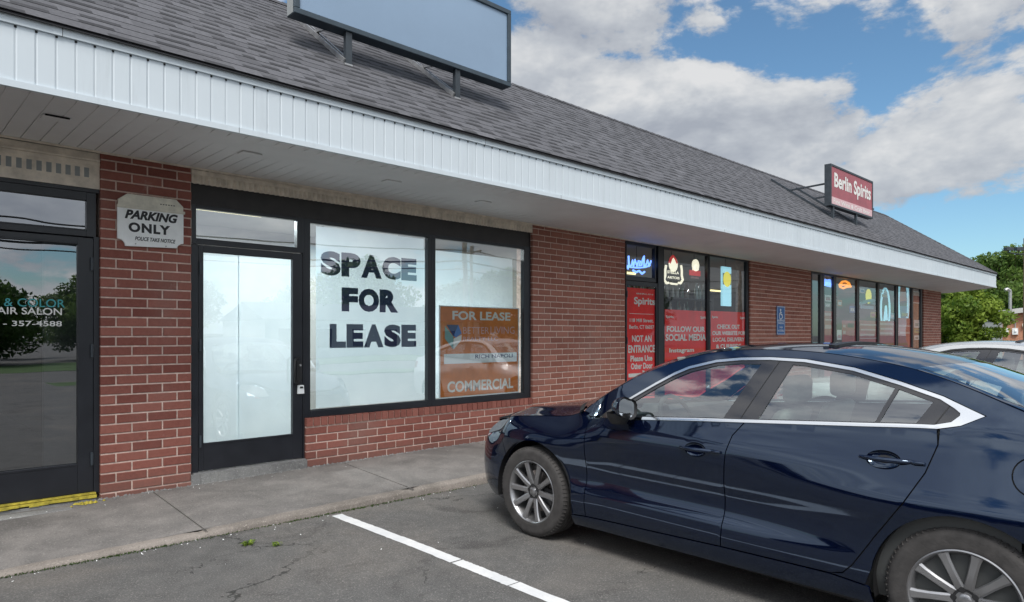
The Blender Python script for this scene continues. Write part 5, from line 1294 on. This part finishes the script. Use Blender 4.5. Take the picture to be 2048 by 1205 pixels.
        h = MB(); h.lathe([(0, .017), (.022, .018), (.029, .022), (.030, .03)], 24, 'y'); h.build('hub_cap', M['rim'], w, smooth=30, world=False)
        h = MB()
        h.lathe([(.052, .0265), (.046, .0285), (.040, .0285)], 24, 'y')
        for k in range(5):
            a = 2*math.pi*(k + .5)/5; h.lathe([(0, .026), (.0135, .026), (.0145, .032)], 12, 'y', (.047*math.cos(a), 0, .047*math.sin(a)))
        h.build('lug_recesses', M['rimdark'], w, world=False)
        b = MB(); b.lathe([(.06, .082), (.155, .082), (.155, .10), (.06, .10)], 40, 'y'); b.build('brake_disc', M['disc'], w, smooth=30, world=False)
        b = MB(); b.lathe([(0, .11), (.20, .11)], 30, 'y'); b.box(.07, .17, .06, .12, -.06, .06); b.build('brake_caliper', M['rimdark'], w, world=False)
    for sx in (0, 2.79):
        for sd in (1, -1): wheel(sx, sd)
    # underside, arch liners
    u = MB(); u.box(.42, 2.36, -.80, .80, .17, .22); u.box(-.78, -.42, -.60, .60, .20, .26); u.box(3.22, 3.70, -.66, .66, .24, .30)
    u.box(-.42, .42, -.62, .62, .20, .25); u.box(2.36, 3.22, -.62, .62, .20, .25); u.box(.42, .44, -.8, .8, .22, .75); u.box(-.42, 3.3, -.62, -.60, .2, .8); u.box(-.42, 3.3, .60, .62, .2, .8)
    for sx, cx in ((0, .02), (2.79, 2.79)):
        for sd in (1, -1):
            pr = ARC(cx, .335, .385, .405, -12, 192, 26)
            for p, q in zip(pr, pr[1:]): u.quad((p[0], -.60 * sd, p[1]), (q[0], -.60 * sd, q[1]), (q[0], -.895 * sd, q[1]), (p[0], -.895 * sd, p[1]))
    B(u, 'underbody', M['plastic'])
    # cabin
    f = MB(); f.box(.45, 3.2, -.78, .78, .30, .36); B(f, 'cabin_floor', M['dash'])
    def seat(cs, cy, head=True):
        s = MB()
        s.box(cs - .26, cs + .26, cy - .25, cy + .25, .42, .60)
        s.add([(cs + .20, cy - .24, .58), (cs + .20, cy + .24, .58), (cs + .34, cy + .24, .60), (cs + .34, cy - .24, .60), (cs + .40, cy - .20, 1.10), (cs + .40, cy + .20, 1.10), (cs + .50, cy + .19, 1.10), (cs + .50, cy - .19, 1.10)], [(0,1,5,4), (2,3,7,6), (0,4,7,3), (1,2,6,5), (4,5,6,7), (0,3,2,1)])
        o = B(s, 'seat', M['seat'], bevel=.05)
        o.modifiers['bevel'].segments = 4; o.data.shade_smooth()
        hh = MB(); hh.box(cs + .41, cs + .51, cy - .13, cy + .13, 1.13, 1.30); hh2 = B(hh, 'headrest', M['seat'], o, bevel=.04); hh2.modifiers['bevel'].segments = 4; hh2.data.shade_smooth()
        return o
    seat(1.32, -.36); seat(1.32, .36)
    s = MB(); s.box(2.10, 2.55, -.66, .66, .42, .62); s.add([(2.52, -.66, .60), (2.52, .66, .60), (2.70, .66, .60), (2.70, -.66, .60), (2.78, -.62, 1.12), (2.78, .62, 1.12), (2.90, .62, 1.12), (2.90, -.62, 1.12)], [(0,1,5,4), (2,3,7,6), (0,4,7,3), (1,2,6,5), (4,5,6,7), (0,3,2,1)])
    rs = B(s, 'rear_seat', M['seat'], bevel=.05)
    for cy in (-.38, .38):
        hh = MB(); hh.box(2.79, 2.88, cy - .12, cy + .12, 1.12, 1.24); B(hh, 'headrest', M['seat'], rs, bevel=.035)
    s = MB(); s.box(2.85, 3.4, -.62, .62, 1.0, 1.03); B(s, 'parcel_shelf', M['dash'])
    s = MB(); s.add([(.30, -.74, .93), (.30, .74, .93), (.80, .74, .985), (.80, -.74, .985), (.86, -.74, .90), (.86, .74, .90), (.74, -.74, .60), (.74, .74, .60)], [(0,1,2,3), (3,2,5,4), (4,5,7,6)]); s.box(.74, 1.5, -.13, .13, .36, .66); s.lathe([(.0, .05), (.09, .045), (.11, .0)], 16, 'z', (.74, -.36, .985)); B(s, 'dashboard', M['dash'], smooth=30)
    s = MB(); c = Vector((.93, -.36, .93)); nrm = Vector((.88, 0, .42)).normalized(); a = Vector((0, 1, 0)); b = nrm.cross(a)
    s.tube([c + (a * math.cos(R(k)) + b * math.sin(R(k))) * .185 for k in range(0, 361, 12)], .016, 8, caps=False); s.beam(c - a * .18, c + a * .18, .03, .03); s.beam(c, c - nrm * .2, .06, .06); B(s, 'steering_wheel', M['dash'], smooth=50)
    P, F, L = patch([(a, -b) for a, b in edge(1.1, 2.6, 20, .94)] + edge(2.6, 1.1, 20, .94), (), .12, 0); skin('headliner', P, F, L, top_pt, nrm_of(top_pt), M['cabin'], root, 1, .035, 0)
    s = MB(); s.tube([(1.05, 0, 1.40), (1.02, 0, 1.36)], .012, 6); s.box(1.0, 1.03, -.11, .11, 1.29, 1.36); B(s, 'rear_view_mirror', M['plastic'])
    for cy in (-.40, .40): s = MB(); s.box(1.06, 1.24, cy - .18, cy + .18, 1.375, 1.39); B(s, 'sun_visor', M['cabin'])
    return root
blue_car = build_car('dark navy blue sedan with bright window trim parked nose-in at the kerb', (4.55, 3.627, -.024), M['navy_paint'], M['chrome'], -90, .0142)
silver = build_car('silver-white sedan with black window trim parked two bays beyond the navy sedan', (10.25, 3.72, -.045), M['silver_paint'], M['plastic'], -90, .0142)

# ------------------------------------------------------------------ trees, far building, poles, wires
def tree_parts(h, rad, m, seed, nclump=60, per=170, leaf=.16, trunk_h=.28, spread=1.0):
    rnd = random.Random(seed); nr = np.random.RandomState(seed)
    tr = MB(); top = Vector((rnd.uniform(-.3, .3), rnd.uniform(-.3, .3), h * .80))
    tr.tube([(0, 0, -.4), (0, 0, .1), (.05, 0, h * trunk_h), tuple(top * .75 + Vector((0, 0, .0))), tuple(top)], [h*.030, h*.024, h*.018, h*.009, h*.003], 9)
    cl = []
    for i in range(nclump):
        for _ in range(40):
            u = Vector((rnd.gauss(0, 1), rnd.gauss(0, 1), rnd.gauss(0, 1))).normalized() * rnd.random() ** .42
            z = h * (trunk_h * .75 + (1 - trunk_h * .75) * (u.z + 1) / 2); f = math.sin(math.pi * min(1, max(0, (u.z + 1) / 2)) ** .75) * .45 + .60
            p = Vector((u.x * rad * f * spread, u.y * rad * f * spread, z))
            if all((p - q).length > rad * .22 for q, _ in cl): break
        cl.append((p, rnd.uniform(.16, .34) * rad))
    for p, r in cl:
        b = Vector((0, 0, min(p.z * .7, h * .7))); mid = (b + p) / 2 + Vector((0, 0, .08 * h * rnd.random() - .02 * h))
        tr.tube([tuple(b), tuple(mid), tuple(p)], [h*.009, h*.005, h*.0015], 5, caps=False)
    V, F, T = [], [], []; o = 0
    for p, r in cl:
        base = rnd.uniform(.15, .85); n = int(per * (r / (.25 * rad)) ** 2)
        d = nr.normal(size=(n, 3)); d /= np.linalg.norm(d, axis=1, keepdims=True); q = np.array(p) + d * (r * nr.uniform(.25, 1.08, (n, 1)) ** .6) * np.array([1.15, 1.15, .8])
        a = nr.normal(size=(n, 3)); a /= np.linalg.norm(a, axis=1, keepdims=True); c = np.cross(a, d + nr.normal(size=(n, 3)) * .6); c /= np.linalg.norm(c, axis=1, keepdims=True) + 1e-9
        s = leaf * nr.uniform(.6, 1.35, (n, 1))
        quad = np.stack([q - a*s, q + c*s*.5, q + a*s, q - c*s*.5], 1).reshape(-1, 3)
        V.append(quad); F.append((np.arange(n*4).reshape(n, 4) + o)); o += n * 4
        T.append(np.clip(base + nr.normal(0, .18, n), 0, 1))
    V = np.concatenate(V); F = np.concatenate(F); T = np.concatenate(T)
    me = bpy.data.meshes.new('crown'); me.from_pydata(V.tolist(), [], F.tolist()); me.materials.append(m); at = me.attributes.new('tint', 'FLOAT', 'FACE'); at.data.foreach_set('value', T); me.update()
    return tr, me
def tree(name, label, loc, h, rad, m, seed, group=None, **k):
    t = thing(name, label, 'tree', loc, group); tr, me = tree_parts(h, rad, m, seed, **k)
    tr.build('trunk', M['bark'], t, smooth=50, world=False); o = bpy.data.objects.new('crown', me); C.objects.link(o); o.parent = t
    return t
def spot(px, d, z=-.30): p = at_d(px, 670, d); return (p.x, p.y, z)
tA = tree('broadleaf_tree', 'bright yellow-green young tree right beside the corner of the shop building', spot(1922, 43), 5.4, 2.3, M['leaflight'], 41, nclump=46, per=260, leaf=.13, trunk_h=.12)
tB = tree('broadleaf_tree', 'tall dark green tree behind the bright young tree', spot(1968, 58), 8.1, 4.2, M['leafdark'], 42, nclump=70, per=260, leaf=.17, trunk_h=.15)
tC = tree('broadleaf_tree', 'broad light green tree at the right edge of the photo behind the lamp pole', spot(2030, 54), 8.6, 3.6, M['leafmid'], 43, nclump=64, per=260, leaf=.16, trunk_h=.15)
tD = tree('broadleaf_tree', 'dark low tree between the young tree and the brick outbuilding', spot(1985, 66), 6.4, 4.4, M['leafdark'], 44, nclump=60, per=240, leaf=.18, trunk_h=.08)
def again(src, label, loc, s, rz, group=None):
    c = copy_tree(src); c.location = loc; c.scale = (s, s, s * random.uniform(.9, 1.1)); c.rotation_euler.z = rz; tag(c, label, 'tree', group)
    if group is None and 'group' in c: del c['group']
    return c
again(tB, 'distant dark tree just above the far end of the shop roof', spot(2075, 68), 1.12, 2.0)
again(tD, 'low dark tree filling the gap behind the corner pillar', spot(1885, 62), .95, 1.0)
again(tC, 'light green tree beyond the brick outbuilding', spot(2110, 60), 1.0, 4.0)
# the row of trees across the street, seen as reflections
rnd = random.Random(77)
src = [tB, tC, tD, tC]
for i, (x, y, s) in enumerate(((-16, -42, .95), (-6, -40, .8), (3.2, -36, .92), (10.5, -38, .70), (7, -47, .6), (19, -50, 1.1), (27, -41, .85), (36, -46, 1.2), (46, -42, 1.0), (57, -48, 1.15), (70, -44, 1.0), (-30, -45, 1.1), (86, -50, 1.3))):
    again(src[i % 4], 'green tree across the street, seen reflected in the shop windows', (x, y, -.3), s, rnd.uniform(0, 6), 'trees reflected in the shop windows')

def outbuilding():
    e = Vector(spot(1999, 50)); d = Vector((.187, -.982, 0)); n = Vector((-.982, -.187, 0))
    t = thing('brick_outbuilding', 'low orange brick outbuilding with white roof edge at the right edge of the photo', 'building', e)
    L, W, H, sl_ = 17, 9, 3.22, .13
    def P(a, b, z): q = d * a - n * b; return (q.x, q.y, z)
    mb = MB(); mb.add([P(0,0,0), P(L,0,0), P(L,W,0), P(0,W,0), P(0,0,H), P(L,0,H+L*sl_), P(L,W,H+L*sl_), P(0,W,H)], [(0,1,5,4), (1,2,6,5), (2,3,7,6), (3,0,4,7), (4,5,6,7)])
    mb.build('wall', M['brickwall'], t, world=False)
    mb = MB(); q = 1.25; z0, z1 = H - q * sl_, H + L * sl_
    mb.add([P(-q,-.5,z0), P(L,-.5,z1), P(L,W,z1), P(-q,W,z0), P(-q,-.5,z0+.34), P(L,-.5,z1+.34), P(L,W,z1+.34), P(-q,W,z0+.34)], [(0,1,5,4), (1,2,6,5), (2,3,7,6), (3,0,4,7), (4,5,6,7), (0,3,2,1)])
    mb.build('roof_edge', M['siding'], t, world=False)
    for a in (.36, .92):
        mb = MB(); c = P(a, -.09, 2.08); mb.lathe([(0, -.10), (.15, -.09), (.18, .0)], 14, 'y', c); mb.box(c[0]-.1, c[0]+.1, c[1]-.16, c[1]+.16, c[2]-.26, c[2]+.2); mb.build('electric_meter', M['offwhite'], t, world=False)
        mb = MB(); mb.tube([P(a, -.12, 2.25), P(a, -.12, 2.75), P(.62, -.14, 3.1)], .035, 6); mb.build('conduit', M['boxgrey'], t, world=False)
    mb = MB(); mb.tube([P(.62, -.6, 3.0), P(.62, -.6, 4.95)], .10, 8); mb.tube([P(.62, -.6, 4.95), P(.45, -.7, 5.1), P(.3, -.8, 5.02)], .12, 8); mb.build('service_mast', M['steel'], t, world=False)
    mb = MB(); c = P(1.36, -.1, 2.46); mb.lathe([(0, -.1), (.15, -.08), (.17, .0)], 14, 'y', c); mb.build('alarm_bell', M['creamboard'], t, world=False)
def brickwall():
    m = bpy.data.materials.new('far_brickwork'); m.use_nodes = True; t = NT(m.node_tree)
    tc = t.n('ShaderNodeTexCoord').outputs['Object']; sp = t.n('ShaderNodeSeparateXYZ', {0: tc})
    v = t.n('ShaderNodeCombineXYZ', {0: t.math('ADD', sp.outputs[0], sp.outputs[1]), 1: sp.outputs[2], 2: 0})
    b = t.n('ShaderNodeTexBrick', {'Vector': v.outputs[0], 'Color1': (.42, .15, .075, 1), 'Color2': (.50, .21, .11, 1), 'Mortar': (.45, .33, .26, 1), 'Scale': 1.0, 'Brick Width': .22, 'Row Height': .075, 'Mortar Size': .008})
    p = t.n('ShaderNodeBsdfPrincipled', {'Base Color': b.outputs[0], 'Roughness': .9}); t.n('ShaderNodeOutputMaterial', {0: p.outputs[0]}); return m
M['brickwall'] = brickwall()
outbuilding()
t = thing('utility_cabinet', 'pale grey utility cabinet standing left of the brick outbuilding', 'cabinet', spot(1984, 47.5))
mb = MB(); mb.box(-.48, .48, -.5, .5, .0, 2.75); mb.build('body', M['boxgrey'], t, bevel=.02, world=False); mb = MB(); mb.box(-.54, .54, -.56, .56, 2.752, 2.84); mb.build('lid', M['siding'], t, world=False)
mb = MB(); mb.box(-.40, -.02, -.525, -.503, .1, 2.65); mb.box(.02, .40, -.525, -.503, .1, 2.65); mb.build('door', M['boxgrey'], t, world=False)

def lamp_pole():
    p = spot(2053, 35); t = thing('lamp_pole', 'brown wooden pole with two black floodlights on a bracket at the right edge', 'lamp pole', p)
    b = MB(); b.tube([(0, 0, -.5), (0, 0, 6.75)], [.17, .135], 14); b.build('pole', M['wood'], t, smooth=40, world=False)
    r = Vector((CA, -SA, 0)) * -1                 # towards the left of the view
    b = MB(); b.tube([(0, 0, 5.95), tuple(r * .35 + Vector((0, 0, 5.93))), tuple(r * .95 + Vector((0, 0, 6.02)))], .03, 8); b.build('bracket', M['darksteel'], t, smooth=40, world=False)
    for k in (.42, .95):
        c = r * k + Vector((0, 0, 6.2)); f = MB(); f.tube([tuple(c + Vector((0, 0, -.2))), tuple(c)], .025, 6)
        q = r * .16; f.beam(c - q, c + q, .26, .17); f.beam(c + Vector((0, -.13, -.02)) - q * .8, c + Vector((0, -.16, -.04)) + q * .8, .04, .14); f.build('floodlight', M['darksteel'], t, world=False, bevel=.02)
lamp_pole()
def utility_pole(x, y, h, label, tr=False):
    t = thing('utility_pole', label, 'pole', (x, y, -.3)); b = MB(); b.tube([(0, 0, -.3), (0, 0, h)], [.19, .13], 12); b.build('pole', M['wood'], t, smooth=40, world=False)
    b = MB(); b.box(-.06, .06, -1.1, 1.1, h - .62, h - .50); b.build('crossarm', M['wood'], t, world=False)
    if tr: b = MB(); b.lathe([(0, -.45), (.26, -.45), (.28, -.4), (.28, .4), (.2, .48), (0, .5)], 16, 'z', (.0, .44, h - 1.6)); b.build('transformer', M['boxgrey'], t, smooth=40, world=False)
PX = [-42, -12.5, 27.2, 62]
utility_pole(-42, -19.4, 10.2, 'wooden utility pole across the street, far left of the row')
utility_pole(-12.5, -19.4, 10.2, 'wooden utility pole with transformer across the street', True)
utility_pole(27.2, -19.4, 10.2, 'wooden utility pole across the street, reflected in the poster window')
utility_pole(62, -19.4, 10.2, 'wooden utility pole across the street, far right of the row')
utility_pole(35.5, -28.5, 9.0, 'lone wooden utility pole on the far verge behind the row')
for k, (dy, z, sag, rad) in enumerate(((-1.0, 9.72, .55, .018), (1.0, 9.72, .55, .018), (0, 8.5, .8, .022), (.15, 7.1, .8, .035), (.2, 6.4, .95, .05), (-.15, 5.9, .7, .03))):
    mb = MB(); pts = []
    for a, b in zip(PX, PX[1:]):
        for i in range(12):
            f = i / 12; pts.append((a + (b - a) * f, -19.4 + dy, z - .3 - 4 * sag * f * (1 - f)))
    pts.append((PX[-1], -19.4 + dy, z - .3)); mb.tube(pts, rad, 5)
    tag(mb.build('power_line', M['wire'], smooth=60), ('upper outer cable', 'upper inner cable', 'middle cable', 'thin telephone cable', 'thick lowest telephone cable', 'lowest thin cable')[k] + ' strung along the street between the utility poles', 'cable')
def far_house(x, y, w, d, h, label, m):
    t = thing('house', label, 'house', (x, y, -.3)); mb = MB(); mb.box(-w/2, w/2, -d/2, d/2, 0, h); mb.build('wall', m, t, world=False)
    mb = MB(); mb.add([(-w/2-.3, -d/2-.3, h), (w/2+.3, -d/2-.3, h), (w/2+.3, d/2+.3, h), (-w/2-.3, d/2+.3, h), (-w/2-.3, 0, h+1.5), (w/2+.3, 0, h+1.5)], [(0,1,5,4), (2,3,4,5), (0,4,3), (1,2,5), (0,3,2,1)]); mb.build('roof', M['underlay'], t, world=False)
    for i in range(int(w / 3)):
        cx = -w/2 + 1.5 + i * 3; mb = MB(); mb.box(cx - .6, cx + .6, d/2 + .002, d/2 + .05, .9, 2.2); mb.build('window', M['gloss'], t, world=False)
far_house(31, -38, 20, 8, 2.9, 'long white house across the street, reflected in the display window', M['siding'])
# more parked cars behind the camera
def car_again(src, label, loc, rz):
    c = copy_tree(src); c.location = loc; c.rotation_euler = (0, 0, R(rz)); tag(c, label, 'car'); return c
car_again(silver, 'silver-white sedan parked across the lot, reflected in the poster window', (20.6, -10.4, -.25), 90)
c = car_again(blue_car, 'dark tall car parked left of the camera, mirrored in the doors of the navy sedan', (-2.15, 3.3, -.02), -90); c.scale = (1.0, 1.0, 1.13)

# ------------------------------------------------------------------ weeds, moss and litter along the kerb
def weed(label, x, y, n, s, seed, group=None):
    rnd = random.Random(seed); t = MB(); z = lot_z(x, y)
    for i in range(n):
        a = rnd.uniform(0, 6.28); l = s * rnd.uniform(.5, 1.2); w = l * .16; d = Vector((math.cos(a), math.sin(a), 0)); q = Vector((-d.y, d.x, 0)) * w
        b = Vector((x, y, z)) + Vector((rnd.uniform(-s, s), rnd.uniform(-s, s) * .6, 0)) * .6; m_ = b + d * l * .5 + Vector((0, 0, l * .55)); e = b + d * l + Vector((0, 0, l * rnd.uniform(.25, .6)))
        t.add([b - q * .3, b + q * .3, m_ + q, m_ - q, e], [(0, 1, 2, 3), (3, 2, 4)], 0, rnd.random())
    return tag(t.build('weed', M['leaflight']), label, 'weed', group)
weed('yellow-green weed in the asphalt crack near the kerb', 2.02, 4.86, 26, .05, 1); weed('smaller weed sprouting farther along the same crack', 2.16, 4.70, 18, .04, 2)
g = MB(); rnd = random.Random(12)
for i in range(1500):
    x = rnd.choice((rnd.gauss(1.2, .5), rnd.uniform(.2, 5.2), rnd.gauss(3.2, .5))); y = KY - abs(rnd.gauss(0, .018)); z = lot_z(x, y); s = rnd.uniform(.004, .014); a = rnd.uniform(0, 6.28); d = Vector((math.cos(a), math.sin(a), 0)) * s
    b = Vector((x, y, z)); g.add([b - d * .4, b + d * .4, b + Vector((rnd.uniform(-s, s), rnd.uniform(-s, 0), s * 1.3))], [(0, 1, 2)], 0, rnd.uniform(0, .6))
tag(g.build('moss', M['grass']), kind='stuff')
g = MB()
for i in range(90):
    if rnd.random() < .6: x, y = rnd.uniform(.3, 5), KY - abs(rnd.gauss(.03, .09)); z = lot_z(x, y)
    elif rnd.random() < .5: x, y = rnd.uniform(-.5, 6), rnd.uniform(2.5, 5.1); z = lot_z(x, y)
    else: x, y = rnd.uniform(.3, 5), rnd.uniform(6.3, 6.55); z = wall_z(x) - .004
    s = rnd.uniform(.003, .009); a = rnd.uniform(0, 3.1); c, q = math.cos(a) * s, math.sin(a) * s
    g.add([(x - c, y - q, z + .003), (x + q * .6, y - c * .6, z + .004), (x + c, y + q, z + .008), (x - q * .6, y + c * .6, z + .004)], [(0, 1, 2, 3)])
tag(g.build('litter', M['offwhite']), kind='stuff')
g = MB()
for i in range(420):                             # crumbled mortar along the foot of the wall
    x = rnd.uniform(1.45, 6.8); y = YW - abs(rnd.gauss(0, .022)) - .004; z = wall_z(x) - .008; s = rnd.uniform(.004, .016)
    g.add([(x - s, y, z), (x, y - s, z), (x + s, y, z), (x, y + s * .6, z), (x + rnd.uniform(-s, s) * .4, y, z + s)], [(0, 1, 4), (1, 2, 4), (2, 3, 4), (3, 0, 4)])
for i in range(45):
    x = rnd.gauss(1.34, .04); y = 6.56 - abs(rnd.gauss(0, .03)); z = wall_z(x) - .01; s = rnd.uniform(.006, .02)
    g.add([(x - s, y, z), (x, y - s, z), (x + s, y, z), (x, y + s * .6, z), (x, y, z + s)], [(0, 1, 4), (1, 2, 4), (2, 3, 4), (3, 0, 4)], 1)
tag(g.build('rubble', [M['step'], M['yellow']]), kind='stuff')
